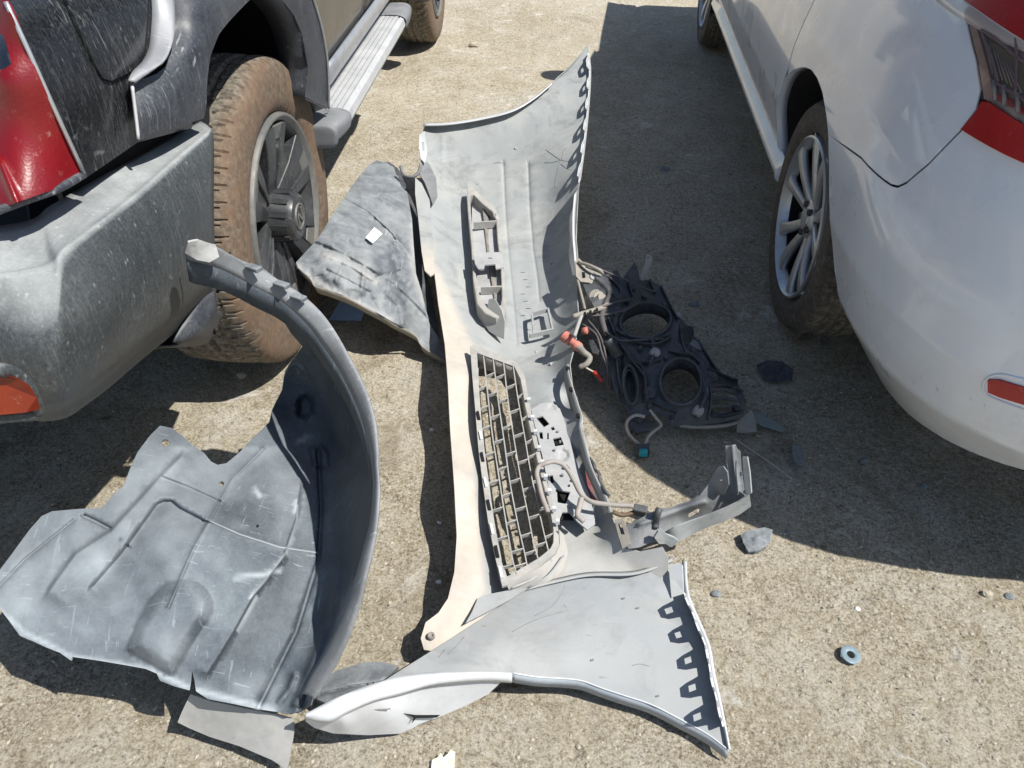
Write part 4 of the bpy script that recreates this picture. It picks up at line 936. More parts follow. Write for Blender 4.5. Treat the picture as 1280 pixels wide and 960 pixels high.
bars = [[(604,440,.121),(609,487,.118),(615,540,.115),(622,585,.112),(630,637,.108),(640,695,.104),(646,717,.102)],
        [(616,444,.12),(622,495,.117),(630,550,.113),(637,600,.11),(647,652,.106),(655,687,.103),(660,712,.10)],
        [(629,448,.118),(635,500,.115),(642,545,.112),(651,598,.109),(660,642,.106),(667,677,.103),(675,706,.10)],
        [(641,453,.116),(647,495,.113),(655,540,.11),(663,587,.108),(671,625,.105),(679,661,.103),(686,690,.10)]]
BC = [catmull(ZL(b), 5) for b in bars]
for c in BC:
    m = MB(); dwn = np.array([.002, 0, -.013])
    for i in range(len(c)-1): m.prism([c[i]+[-.0013, 0, 0], c[i+1]+[-.0013, 0, 0], c[i+1]+[.0010, 0, 0], c[i]+[.0010, 0, 0]], dwn)
    m.build('grille_bar', mt['grille'], gr, False)
def onbar(k, py):
    """point of bar k at picture height py"""
    if k == 0: L = [(597,465,.12),(600,510,.118),(605,560,.115),(610,600,.112),(617,650,.108),(627,705,.102),(634,721,.10)]
    elif k == 5: L = [(643,458,.114),(651,474,.112),(657,508,.11),(667,553,.107),(678,600,.105),(688,636,.103),(692,662,.10),(692,678,.10)]
    else: L = bars[k-1]
    a = np.array(L); return np.array([np.interp(py, a[:, 1], a[:, 0]), py, np.interp(py, a[:, 1], a[:, 2])])
vn = {0: [484,509,534,567,602,636,672,707], 1: [468,492,520,551,585,618,652,688,706], 2: [470,500,533,566,600,635,668,690], 3: [482,513,543,576,610,645,680], 4: [494,522,551,569,600,634,669]}
for k, L in vn.items():
    for y in L:
        a = at(*onbar(k, y+1.5)); b = at(*onbar(k+1, y-2.5)); m = MB()
        m.prism([a+[0, 0, -.001], b+[0, 0, -.001], b+[0, .001, -.011], a+[0, .001, -.011]], [0, .0018, 0])
        m.prism([a+[0, -.0, -.001], b+[0, -.0, -.001], b+[0, .0020, 0.000], a+[0, .0012, -.001]], [0, 0, -.0015])
        m.build('grille_vane', mt['grille'], gr, False)
# slots and clips along the left of the grille frame
for i, (x, y) in enumerate([(598,520),(601,545),(603,572),(607,604),(611,632),(615,662),(621,690),(626,716)]):
    c = at(x, y, .120-.0022*i); d = at(x+4, y+18, .118-.0022*i)-c; d /= np.linalg.norm(d)
    MB().box(c, d*.013, np.cross(d, [0, 0, 1])*.0028, [0, 0, .004]).build('frame_slot', mt['black'] if i % 2 == 0 else mt['shellw'], gr, False)
for i, y in enumerate((500,522,540,560,578,596,614,636,652)):
    x = np.interp(y, [500,552,600,652], [661,672,683,697]); MB().box(at(x, y, .116), [.004, 0, 0], [0, .004, 0], [0, 0, .005]).build('frame_clip', mt['shellw'], gr, False)
# ribs on the inner slope under the grille
for a, b in (((640,735,.09),(690,700,.09)), ((660,735,.07),(704,695,.075))):
    MB().tube(ZL([a, ((a[0]+b[0])/2+4, (a[1]+b[1])/2+4, .085), b]), .0022, 6, 4).build('moulding_rib', mt['shell'], bp)
sheet('grille_slope', [(634,732),(655,720),(677,708),(695,693),(700,680),(699,662),(705,668),(710,690),(704,712),(690,728),(660,742),(640,746)], [(634,732,.098),(677,708,.10),(699,670,.10),(708,690,.06),(690,728,.05),(650,744,.05)], mt['shell'], bp, at, 4, (), .003, dust=lambda V: np.full(len(V), .4))
# ---- perforated mounting plate
pl = [(664,512),(676,504),(690,503),(700,511),(706,527),(714,556),(725,590),(736,617),(742,640),(744,655),(734,662),(722,652),(712,640),(703,640),(697,655),(692,640),(686,610),(678,570),(670,538)]
ph = [[(670,522),(678,520),(687,530),(680,534)], [(674,540),(678,540),(679,549),(675,548)], [(691,548),(701,546),(705,556),(694,558)], [(687,594),(691,594),(693,603),(689,604)], [(696,612),(713,615),(707,630),(697,628)], [(708,580),(713,586),(711,591),(707,588)], [(694,612),(698,611),(698,615),(695,615)], [(709,606),(712,605),(713,608),(710,609)], [(688,534),(692,533),(694,537),(690,538)], [(684,541),(686,541),(686,549),(684,549)]]
plo = sheet('mounting_plate', pl, [(664,512,.088),(700,511,.09),(725,590,.085),(744,655,.08),(697,655,.085),(678,570,.088)], mt['plate'], bp, at, 4, ph, .004, False, [([(697,565),(703,561),(710,565),(711,572),(704,576),(698,573)], 2, -.004, 'lobe'), ([(684,507),(690,505),(695,509),(692,513),(686,512)], 2, -.003, 'lobe'), ([(672,560),(680,600),(690,640)], 1.6, .003, 'ridge')])
sheet('plate_backing', [(664,514),(700,508),(742,650),(697,650)], [(664,514,.074),(700,508,.076),(742,650,.07),(697,650,.072)], mt['black'], bp, at, 12, (), .002)
for x, y in ((697,540),(700,552),(705,585),(703,594),(722,645),(713,632),(693,563),(716,600)):
    MB().lathe([(-.004, .0032), (.002, .0032), (.003, .002), (.003, 0)], at(x, y, .09), [.1, 0, 1], [1, 0, 0], 10).build('plate_clip', mt['bracket'], plo)
# right-hand flange with holes, and the reddish strip in the gutter
fe = [(710,455,.12),(712,470,.125),(718,490,.125),(723,506,.13),(728,522,.13),(726,534,.125),(733,560,.125),(739,582,.125),(748,603,.125),(758,621,.12),(764,640,.12)]
fin_ = [(704,458,.085),(705,472,.085),(709,492,.085),(713,508,.085),(717,524,.085),(719,538,.085),(724,562,.085),(731,584,.085),(740,605,.085),(749,624,.085),(756,642,.085)]
ribbon('edge_flange', ZL(fe), ZL(fin_), mt['shell'], bp, 5, .003)
for x, y in ((710,461),(714,487),(723,520)): MB().box(at(x, y, .121), [.004, 0, -.002], [0, .006, 0], [.001, 0, .003]).build('flange_hole', mt['black'], bp, False)
sheet('red_gutter_strip', [(729,572),(738,571),(747,598),(757,622),(750,628),(737,624)], [(729,572,.072),(738,571,.08),(757,622,.085),(737,624,.07)], dusty('dusty_red_plastic', (.30, .035, .035), .5, (.3, .26, .26), .6, sc=30, speck=.1, scratch=.1), bp, at, 4, (), .002)
wl = [(737,573,.12),(742,580,.125),(744,587,.12),(749,592,.125),(750,602,.12),(755,612,.125),(762,620,.12)]
MB().tube(ZL(wl), .004, 6, 3).build('edge_seal', mt['lamp'], bp)
# ---- near wing, curling up towards the viewer
wing = [(383,892),(398,884),(430,869),(462,857),(480,851),(510,832),(550,807),(575,791),(610,768),(635,751),(655,737),(675,733),(707,726),(740,720),(782,720),(812,716),(840,704),(853,715),(857,740),(866,768),(876,793),(883,812),(888,842),(896,876),(903,906),(911,938),(885,919),(852,901),(815,882),(782,871),(752,861),(727,852),(702,849),(670,847),(640,842),(610,841),(575,841),(540,842),(510,846),(480,853),(447,864),(420,875),(395,888)]
WZ = [(383,892,.165),(430,869,.17),(480,851,.15),(550,807,.10),(610,768,.07),(655,737,.055),(707,726,.052),(782,720,.05),(840,704,.055),(857,740,.045),(876,793,.04),(888,842,.035),(903,906,.033),(911,938,.032),
  (852,901,.034),(782,871,.042),(702,849,.055),(640,842,.08),(575,841,.11),(510,846,.135),(447,864,.16),(700,790,.075),(780,790,.06),(620,800,.09),(640,765,.068),(760,750,.06),(820,750,.052),(830,840,.045),(700,830,.07)]
wc = WZ; wz_ = tps(WZ)
def WL(L, d=0.): return np.array([at(x, y, float(wz_(np.array([[x, y]]))[0])+d) for x, y in L])
def scuff(V): return .35*np.clip(fbm(V[:, 0]*.012, V[:, 1]*.03, 4, 9)*3, 0, 1)
wing_o = sheet('near_wing', wing, wc, mt['wing'], bp, at, 6, (), .003, False, [([(760,712),(790,738),(830,760),(856,800)], 9, -.006, 'ridge')], .0012, scuff, cs=.02)
ribbon('wing_top_ridge', ZL([(655,738,.062),(690,729,.062),(735,720,.062),(785,719,.062),(812,713,.062),(841,701,.066)]), ZL([(655,735,.056),(690,725,.054),(735,716,.052),(785,715,.052),(812,709,.054),(841,696,.06)]), mt['shell'], bp, 5, .003)
up_ = [(383,892),(398,884),(422,872),(447,862),(480,851),(510,844),(540,841),(575,840),(610,840),(640,841)]
lw_ = [(383,897),(398,902),(414,902),(435,891),(465,878),(500,868),(536,858),(572,853),(610,851),(640,853)]
ribbon('wheel_arch_lip', WL(up_, .003), WL(lw_, -.016), mt['shellw'], bp, 6, .003, bulge=[0, -.004, .006])
up2 = [(640,841),(670,846),(702,848),(727,851),(752,860),(782,870),(815,881),(852,900),(885,918),(911,938)]
lw2 = [(640,853),(680,857),(702,861),(725,867),(748,875),(782,887),(815,899),(852,913),(885,929),(908,940)]
ribbon('wheel_arch_lip', WL(up2, .003), np.maximum(WL(up2, .003)+np.array([0, -.003, -.024]), [-9, -9, .006]), mt['lipshade'], bp, 6, .003)
MB().tube(WL(up2, .004), .0014, 6, 5).build('lip_edge', mt['shellw'], bp)
# outer skin below the lip
ch = [(383,896),(398,901),(414,901),(435,890),(465,877),(500,867),(536,857),(572,852),(610,850),(626,853),(610,868),(580,883),(550,896),(525,905),(514,911),(500,917),(460,919),(418,917),(393,910),(382,902)]
sheet('outer_skin', ch, [(383,896,.155),(435,890,.145),(500,867,.115),(572,852,.085),(626,853,.06),(610,868,.035),(580,883,.02),(550,896,.014),(514,911,.015),(460,919,.035),(418,917,.075),(393,910,.11),(480,895,.09),(430,905,.12)], mt['shellw'], bp, at, 5, (), .003)
MB().tube(ZL([(462,886,.122),(475,887,.115),(488,886,.112)]), .0012, 5, 3).build('crease_line', mt['grilled'], bp)
sheet('skin_cut', [(505,892),(520,894),(550,894),(546,897),(520,898),(515,904),(517,897)], [(505,892,.068),(550,894,.036),(515,904,.046)], mt['black'], bp, at, 4, (), .001)
sheet('wing_patch', [(846,703),(853,706),(854,740),(846,728),(840,720),(841,708)], [(846,703,.085),(853,706,.09),(854,740,.08),(840,720,.075)], mt['shellw'], bp, at, 4, (), .003)
we = [(855,742),(866,768),(876,793),(883,812),(888,842),(896,876),(903,906)]
flange('fixing_flange', [(x, y, float(wz_(np.array([[x, y]]))[0])) for x, y in we], [-.022, -.042, .070], 5, mt['shellw'], .40)
ribbon('wing_edge', WL([(853,700),(856,740),(866,768),(877,793),(884,812),(889,842),(897,876),(904,906),(911,938)], .002), WL([(858,702),(860,738),(870,765),(881,790),(888,810),(893,840),(900,873),(906,903),(912,936)], .01), mt['shellw'], bp, 4, .003)
for L in ([(668,770),(690,758),(702,742),(706,732)], [(640,790),(662,778),(690,768),(718,762)], [(560,818),(572,806),(580,796)], [(548,822),(556,812)], [(790,832),(800,830),(812,833)], [(705,756),(712,766)]):
    MB().tube(WL(L, .0002), .0005, 5, 3).build('scratch', mt['grilled'], bp)
for x, y in ((779,748),(797,760),(740,825),(822,870)): MB().box(WL([(x, y)], .001)[0], [.003, .001, 0], [0, .0015, 0], [0, 0, .001]).build('grit_speck', mt['grilled'], bp, False)
# torn left end of the lower lip
sheet('torn_lip', [(582,779),(590,765),(597,748),(604,744),(640,737),(660,735),(640,748),(612,763)], [(582,779,.085),(604,744,.085),(660,735,.075),(612,763,.082)], mt['wing'], bp, at, 4, (), .003, False, (), .003)
for x, y in ((577,709),(540,795),(606,787)): MB().lathe([(-.003, .007), (.0025, .007), (.003, .0045), (-.001, .004), (-.001, 0)], at(x-1, y, .10 if y < 750 else .078), [0, 0, 1], [1, 0, 0], 12).build('lip_hole', mt['grilled'], bp)
# white highlight lip down the right of the dark wall at left (beige lower lip return)
# ---- hose and plug lying over the grille
h = thing('wiring_hose', 'grey wiring hose looping over the lower grille and plate to a dark plug', 'hose', at(700, 600, .1))
HP = [(685,640,.12),(678,622,.125),(674,606,.13),(671,592,.135),(674,583,.14),(682,579,.145),(692,577,.145),(702,580,.14),(710,588,.135),(717,600,.13),(724,614,.125),(731,622,.12),(742,628,.12),(765,631,.12),(785,632,.12),(792,633,.12)]
MB().tube(ZL(HP), .0052, 10, 6).build('hose', mt['hose'], h)
MB().tube(ZL([(766,640,.10),(778,644,.10),(790,641,.105),(799,636,.11)]), .0045, 8, 5).build('hose', mt['brown'], h)
MB().tube(ZL([(727,622,.12),(724,634,.11),(722,644,.105),(730,652,.10)]), .006, 8, 4).build('hose_tail', mt['hose'], h)
c = at(800, 638, .11); bev(MB().box(c, [.014, -.004, 0], [.003, .009, 0], [0, 0, .009]).build('plug', mt['lamp'], h, False), .003)
MB().tube(ZL([(800,638,.11),(812,642,.11),(822,647,.12)]), .004, 8, 4).build('hose', mt['wire'], h)

# ------------------------------------------------------------------ bent retainer bar beside the bumper
br = thing('retainer_bar', 'grey plastic retainer bar with two upright prongs, right of the lower grille', 'car part', at(860, 640, 0))
floor_ = [(772,652),(776,660),(792,652),(812,642),(824,636),(838,636),(850,631),(862,627),(874,620),(882,610),(890,598),(898,588),(905,584),(909,590),(912,606),(930,618),(936,625),(915,636),(890,645),(865,655),(842,664),(822,674),(800,684),(786,686),(778,676)]
sheet('bar_channel', floor_, [(772,652,.10),(786,686,.09),(822,674,.105),(824,636,.15),(850,650,.10),(874,620,.17),(880,643,.12),(898,588,.22),(912,606,.19),(936,625,.20),(915,636,.15)], mt['bracket'], br, at, 4, [[(861,642),(872,636),(875,637),(873,642),(863,647),(860,646)]], .003, False, [([(800,655),(840,642),(880,628)], 3, .008, 'ridge')], .002)
sheet('bar_lip', [(842,660),(862,652),(885,644),(905,636),(922,628),(937,618),(939,633),(925,643),(905,652),(885,659),(865,668),(848,678),(838,684),(826,676),(823,670)], [(842,660,.135),(937,618,.215),(939,633,.18),(905,652,.14),(865,668,.10),(838,684,.08),(823,670,.10)], mt['shell'], br, at, 4, (), .003)
sheet('prong', [(907,559),(913,558),(920,557),(923,563),(926,566),(927,585),(929,600),(931,612),(922,622),(914,612),(911,596),(908,575)], [(907,559,.275),(920,557,.28),(926,566,.26),(911,596,.21),(929,600,.21),(922,622,.18)], mt['bracket'], br, at, 4, [[(925,590),(927,590),(927,595),(925,595)]], .004, False, [([(915,556),(918,585),(922,615)], 2, .006, 'ridge')])
sheet('prong', [(928,571),(934,571),(937,590),(939,616),(933,620),(930,600)], [(928,571,.26),(934,571,.265),(939,616,.215),(930,600,.225)], mt['shell'], br, at, 4, (), .004)
sheet('bar_ramp', [(893,590),(898,584),(904,583),(909,590),(911,606),(905,618),(892,620),(880,616)], [(893,590,.225),(904,583,.245),(911,606,.215),(892,620,.16),(880,616,.16)], mt['bracket'], br, at, 4, [[(899,600),(903,599),(904,602),(900,602)]], .003)
sheet('bar_clip', [(818,672),(823,664),(828,662),(833,668),(842,672),(848,676),(840,684),(832,680),(824,680)], [(818,672,.13),(828,662,.145),(848,676,.11),(832,680,.10)], mt['shell'], br, at, 3, (), .004, False, (), .004)
sheet('bar_foot', [(768,650),(778,648),(784,662),(788,680),(778,686),(773,670)], [(768,650,.11),(784,662,.11),(778,686,.09)], mt['lampg'], br, at, 4, [[(772,655),(777,654),(781,668),(776,668)]], .004)
MB().tube(ZL([(824,636,.16),(822,642,.155),(820,652,.13),(819,660,.12)]), .007, 8, 4).build('bar_strap', mt['lamp'], br)
# ---- wheel arch liner, near left
ln = thing('wheel_arch_liner', 'big dark plastic wheel arch liner curving up at the lower left', 'liner', at(330, 700, 0))
lo = [(200,532),(215,535),(232,548),(240,556),(255,566),(264,577),(272,581),(283,579),(300,565),(314,549),(325,539),(337,527),(341,511),(353,487),(356,465),(362,455),(378,433),(364,417),(353,399),(350,386),(337,374),(303,360),(275,353),(258,347),(251,335),
  (235,322),(236,312),(250,308),(270,312),(290,325),(306,333),(328,343),(350,359),(375,374),(398,396),(417,420),(435,451),(453,487),(466,527),(470,561),(469,582),(472,612),(469,655),(463,690),(454,725),(447,757),(431,800),(413,837),(398,860),(390,872),(388,882),(372,890),(362,893),(347,890),(320,886),(292,880),(260,874),(245,864),(243,850),(240,838),(239,852),(237,863),(218,858),(200,851),(196,842),(182,836),(160,832),(125,826),(90,821),(89,826),(75,816),(57,809),(42,802),(25,795),(12,777),(0,761),(-14,748),(-12,728),(0,712),(15,692),(37,662),(52,645),(65,639),(100,636),(127,635),(132,630),(142,617),(155,607),(162,587),(172,565),(187,545)]
lc = [(200,532,.29),(240,556,.27),(272,581,.25),(314,549,.25),(341,511,.27),(356,465,.31),(378,433,.40),(350,386,.50),(303,360,.575),(251,335,.64),
 (236,312,.68),(290,325,.645),(350,359,.585),(398,396,.545),(435,451,.51),(466,527,.465),(470,600,.43),(463,690,.37),(447,757,.31),(413,837,.225),(390,872,.17),(362,893,.12),(320,886,.125),(260,874,.15),(200,851,.19),(160,832,.20),(90,821,.21),(25,795,.22),(-14,740,.25),(37,662,.28),(65,639,.29),(130,635,.29),(165,580,.29),
 (400,450,.37),(400,500,.27),(430,560,.27),(380,560,.22),(340,560,.235),(420,640,.235),(380,640,.21),(400,700,.20),(430,700,.235),(380,780,.17),(405,780,.175),(350,860,.13),(300,640,.27),(300,720,.255),(230,640,.285),(230,720,.265),(150,720,.265),(100,700,.27),(60,740,.25),(200,790,.235),(280,810,.20),(330,800,.185),(345,700,.235),(350,600,.235)]
rl = [([(115,730),(150,690),(195,628),(205,624),(215,624),(226,633),(255,648)], 3, -.010, 'step', 26),
  ([(255,648),(300,668),(350,684),(397,691)], 1.2, .003, 'ridge'),
  ([(60,735),(92,690),(137,661),(170,625),(200,592),(222,570)], 3.5, .010, 'step', 28),
  ([(-5,737),(30,700),(92,650)], 1.8, -.004, 'ridge'),
  ([(105,645),(120,652),(137,661)], 2.5, -.010, 'ridge'),
  ([(158,812),(170,782),(181,762),(190,747),(200,736),(213,728),(227,725),(240,726),(252,732),(260,741),(265,752),(265,763),(258,775),(248,790),(232,815),(215,845)], 13, .014, 'lobe'),
  ([(378,608),(372,650),(355,700),(320,745),(295,790),(263,842)], 3, .010, 'step', 20),
  ([(206,595),(235,606),(277,625)], 3, -.006, 'step', 16), ([(330,560),(290,600),(240,690),(210,760)], 2, .004, 'ridge'),
  ([(398,560),(402,640),(398,700),(370,790),(322,886)], 3, -.010, 'ridge'), ([(425,700),(415,760),(395,820),(370,880)], 5, .010, 'ridge'),
  ([(352,875),(362,862),(368,846)], 4, .014, 'ridge'), ([(375,885),(384,866),(392,850)], 4, -.014, 'ridge'),
  ([(372,520),(372,500),(382,492),(392,500),(392,516),(382,524)], 4, -.012, 'lobe'), ([(415,470),(424,478),(424,496),(414,500)], 3, .008, 'lobe'), ([(385,560),(400,555),(412,566),(412,585),(392,585)], 4, .008, 'lobe')]
lh = [[(202,552),(206,549),(210,550),(212,554),(209,558),(204,558)], [(273,604),(277,601),(280,603),(280,607),(276,608)], [(320,657),(323,655),(324,658),(321,660)]]
def scratch_sheen(V):
    out = np.clip((330-V[:, 0])/300, 0, 1)*.42*np.clip((V[:, 1]-520)/60, 0, 1)+np.clip(fbm(V[:, 0]*.02, V[:, 1]*.02, 4, 31)*1.2, -.1, .3)*(V[:, 0] < 380)*(V[:, 1] > 560)  # sun sheen painted as a paler left side, over random dust
    for L, wd_ in (([(255,648),(300,668),(350,684),(397,691)], 1.2), ([(372,632),(371,650),(358,690),(330,728),(312,748)], 1.4), ([(295,722),(330,718),(350,712)], 3.0), ([(370,625),(368,640)], 2), ([(320,745),(296,788)], 1.2), ([(325,620),(318,612)], 3), ([(372,553),(385,546)], 2.5), ([(0,762),(30,790),(90,822),(190,838),(240,862),(340,888)], 5), ([(385,870),(420,800),(448,730)], 6)):  # scratches, paler edges, and the step's highlight painted in
        d, s = segdist(V, L); out = np.maximum(out, np.exp(-(d/wd_)**2))
    return out
sheet('liner_shell', lo, lc, mt['liner'], ln, at, 5.5, lh, .003, False, rl, .005, scratch_sheen, cs=.014)
ro = [(231,317,.69),(236,303,.71),(248,301,.705),(270,308,.69),(290,319,.665),(306,327,.645),(328,336,.622),(350,352,.60),(375,367,.58),(400,389,.56),(419,414,.543),(437,446,.525),(456,483,.502),(469,524,.478),(473,561,.462),(473,582,.452),(475,612,.438),(472,655,.41),(466,690,.385),(457,727,.355),(450,757,.325),(435,800,.28),(417,837,.236),(402,860,.205),(394,874,.183)]
ri = [(233,322,.685),(240,326,.68),(252,329,.67),(264,332,.66),(280,338,.645),(300,348,.62),(322,360,.60),(344,371,.58),(362,384,.565),(385,406,.54),(403,430,.52),(422,458,.50),(440,492,.48),(455,530,.455),(463,565,.44),(466,590,.43),(467,612,.42),(464,648,.395),(456,682,.37),(446,718,.34),(438,745,.31),(421,785,.265),(403,820,.222),(388,845,.19),(377,868,.165)]
RO_, RI_ = ZL(ro), ZL(ri)
ribbon('rim_flange', RO_, RI_, mt['liner2'], ln, 5, .003, bulge=[0, 0, .006], dustv=.25)
ribbon('rim_wall', RI_, RI_+np.array([-.008, .004, -.045]), mt['liner'], ln, 5, .003)
sheet('tip_tab', [(231,316),(235,303),(248,300),(270,307),(274,321),(262,328),(246,325)], [(231,316,.70),(235,303,.72),(270,307,.70),(262,328,.68)], mt['liner2'], ln, at, 4, (), .004, False, (), .002, lambda V: np.full(len(V), .9))
for x, y, z_ in ((317,335,.64),(352,356,.605),(373,372,.585)): bev(MB().box(at(x, y, z_), [.012, -.006, 0], [.004, .006, 0], [0, 0, .004]).build('rim_clip', mt['liner2'], ln, False), .002)
# ---- second liner, crumpled
l2 = thing('crumpled_liner', 'crumpled grey wheel arch liner with a white sticker, leaning beside the rear wheel', 'liner', at(470, 330, 0))
l2o = [(370,328),(383,314),(396,300),(413,273),(431,246),(446,224),(460,207),(471,200),(482,203),(492,209),(497,222),(502,234),(509,240),(515,274),(517,305),(520,342),(527,364),(532,385),(537,405),(553,430),(556,449),(540,440),(527,432),(518,417),(505,410),(490,402),(477,394),(456,383),(434,371),(405,360),(392,356),(387,346),(373,335)]
l2c = [(370,328,.24),(396,300,.26),(431,246,.22),(460,207,.17),(482,203,.16),(509,240,.15),(517,305,.14),(520,342,.12),(537,405,.06),(556,449,.02),(527,432,.05),(490,402,.13),(456,383,.17),(405,360,.21),(450,300,.23),(480,340,.20),(480,260,.19),(510,380,.12),(420,335,.245)]
l2r = [([(397,301),(430,315),(466,336),(492,352),(520,378),(538,398)], 4, -.009, 'step', 22), ([(432,247),(460,262),(490,290),(512,318)], 1.8, .006, 'ridge'), ([(405,318),(440,332),(470,352)], 3, .006, 'ridge'),
  ([(500,340),(475,345),(468,352)], 3, -.006, 'ridge'), ([(485,365),(500,380),(505,405)], 5, .012, 'ridge'), ([(430,330),(420,350)], 3, .004, 'ridge'), ([(455,335),(452,365)], 3, .005, 'ridge'), ([(440,235),(470,245),(500,262)], 2, .005, 'ridge'), ([(450,300),(480,300),(505,318)], 3, .007, 'ridge'), ([(490,320),(498,345),(512,362)], 4, -.009, 'ridge'), ([(408,338),(436,352),(462,366)], 2, -.004, 'ridge'), ([(470,270),(492,292),(500,310)], 2, .005, 'ridge')]
def l2s(V):
    out = np.clip(fbm(V[:, 0]*.05, V[:, 1]*.02, 4, 7)*1.2, 0, .3)
    for L, wd_ in (([(405,318),(440,332),(470,352)], 6), ([(515,280),(518,340),(530,380)], 5), ([(370,330),(400,355),(456,382),(490,400)], 3)):
        d, s = segdist(V, L); out = np.maximum(out, .7*np.exp(-(d/wd_)**2))
    return out
sheet('liner_shell', l2o, l2c, mt['liner2'], l2, at, 4, (), .003, False, l2r, .011, l2s, cs=.045)
eg = ZL([(372,334,.235),(388,349,.225),(393,357,.215),(405,361,.208),(434,372,.19),(456,384,.168),(477,395,.148),(490,403,.13),(518,418,.08),(528,433,.05),(555,450,.02)])
ribbon('folded_edge', eg, eg+np.array([.004, .012, -.030]), mt['lampg'], l2, 4, .003)
st2 = tps(l2c); q = [(457,297),(468,284),(478,292),(466,304)]
sheet('sticker', q, [(x, y, st2(np.array([[x, y]]))[0]+.012) for x, y in q], mt['wht'], l2, at, 4, (), .001)
sheet('torn_edge', [(478,203),(486,202),(497,210),(505,222),(510,238),(520,262),(524,290),(528,330),(538,360),(546,400),(550,425),(538,408),(526,372),(518,340),(514,300),(512,272),(506,246),(496,236),(490,218)], [(478,203,.13),(505,222,.11),(524,290,.09),(546,400,.035),(514,300,.10),(490,218,.12)], mt['lamp'], l2, at, 5, (), .003, False, (), .006)
# ---- headlamp housing
hl = thing('headlamp_housing', 'broken black headlamp housing with two big round holes, in the shade beside the bumper', 'headlamp', at(840, 440, 0))
ho = [(727,333),(736,334),(748,338),(757,344),(770,348),(785,352),(800,350),(812,350),(826,357),(835,374),(844,390),(857,404),(868,420),(880,434),(880,441),(893,455),(906,470),(920,476),(926,486),(933,500),(932,513),(925,524),(905,530),(880,533),(850,535),(838,531),(832,522),(820,514),(808,520),(800,529),(790,524),(776,502),(766,482),(762,458),(757,432),(750,405),(744,386),(734,368),(727,350)]
hc = [(727,340,.16),(757,344,.17),(800,350,.13),(826,357,.10),(857,404,.09),(880,441,.08),(906,470,.07),(933,500,.06),(925,524,.03),(880,533,.03),(838,531,.04),(808,520,.05),(790,524,.04),(766,482,.07),(757,432,.12),(744,386,.16),(775,380,.15),(840,440,.12),(820,470,.10),(780,440,.12),(880,480,.10),(900,500,.08)]
def ell(cx, cy, rx, ry, a=0, n=22):
    t = np.linspace(0, 2*PI, n+1)[:-1]; x = rx*np.cos(t); y = ry*np.sin(t); return [(cx+u*math.cos(a)-v*math.sin(a), cy+u*math.sin(a)+v*math.cos(a)) for u, v in zip(x, y)]
E1, E2, E3 = ell(807,401,32,22,-.12), ell(851,477,26,29), ell(788,481,9,24,-.1,16)
slots = [[(890,490),(905,488),(922,494),(922,498),(905,495),(891,496)], [(889,500),(905,499),(925,503),(926,507),(905,505),(890,506)], [(889,510),(905,509),(922,511),(920,515),(905,514),(891,516)]]
hr = [([(770,412),(790,422),(815,424),(835,418)], 3, .010, 'ridge'), ([(815,424),(818,442),(812,455)], 3, .010, 'ridge'), ([(850,400),(845,430),(858,440)], 3, .010, 'ridge'), ([(880,442),(890,470),(880,500),(870,520)], 3.5, .010, 'ridge'),
  ([(776,430),(790,450),(806,470),(808,500)], 3, .012, 'ridge'), ([(745,345),(775,372),(770,400)], 5, .012, 'ridge'), ([(890,484),(920,486)], 2, .008, 'ridge'), ([(760,440),(775,440),(778,500)], 3, -.008, 'ridge')]
hs_ = sheet('housing_shell', ho, hc, mt['lamp'], hl, at, 4, [E1, E2, E3]+slots, .004, False, hr, .004, cs=.06)
hz = tps(hc)
def hz_(x, y): return float(hz(np.array([[x, y]]))[0])
def hring(E, r, dz=.008, name='lamp_ring', mat='lamp', sc=1.0):
    c = np.mean(E, 0); P = [at(c[0]+(x-c[0])*sc, c[1]+(y-c[1])*sc, hz_(x, y)+dz) for x, y in E]; m = MB(); V, F = tubegeo(catmull(P, 3, True), r, 6, 1, None, False, False); k = len(V)//6
    F += [((k-1)*6+j, (k-1)*6+(j+1) % 6, (j+1) % 6, j) for j in range(6)]; m.add(V, F).build(name, mt[mat], hs_)
hring(E1, .004); hring(E1, .003, -.008, sc=.95); hring(E2, .0045); hring(E2, .003, -.01, sc=.94); hring(E3, .004, .01); hring(E3, .003, .0, sc=.8)
for E in (E1, E2):
    P = np.array([at(x, y, hz_(x, y)) for x, y in E+[E[0]]]); ribbon('lamp_bowl', P, P-np.array([0, 0, .035]), mt['lamp'], hs_, 2, .002)
sheet('bowl_floor', ell(788,481,10,25,-.1,16), [(780,460,.07),(796,460,.07),(788,505,.05),(780,500,.05)], mt['lamp'], hs_, at, 5, (), .002)
for x, y, r in ((818,442,.013),(872,514,.013),(846,395,.009)):
    c = at(x, y, hz_(x, y)); MB().lathe([(-.004, r*1.1), (.010, r), (.014, r*.8), (.012, r*.55), (.014, r*.4), (.014, 0)], c, [.15, -.5, .9], [1, 0, 0], 18).build('adjuster_cap', mt['strip'], hl)
for x, y, r in ((890,472,.011),(812,491,.013),(893,517,.006),(920,510,.006)):
    c = at(x, y, hz_(x, y)+.004); m = MB().lathe([(-.01, r*1.3), (.006, r*1.2), (.008, r), (.004, r*.8), (.004, r*.35), (.010, r*.3), (.010, 0)], c, [.1, -.5, .9], [1, 0, 0], 16); m.build('mount_boss', mt['lamp'], hl)
def rib(L, hgt=.012, t=.002):
    P = catmull([at(x, y, hz_(x, y)) for x, y in L], 4); m = MB(); up = np.array([.0, -.3, 1.])*hgt
    for i in range(len(P)-1):
        d = P[i+1]-P[i]; s_ = np.cross(d, [0, 0, 1]); s_ = s_/(np.linalg.norm(s_)+1e-9)*t; m.prism([P[i]-s_, P[i+1]-s_, P[i+1]+s_, P[i]+s_], up)
    m.build('stiffening_rib', mt['lamp'], hs_, False)
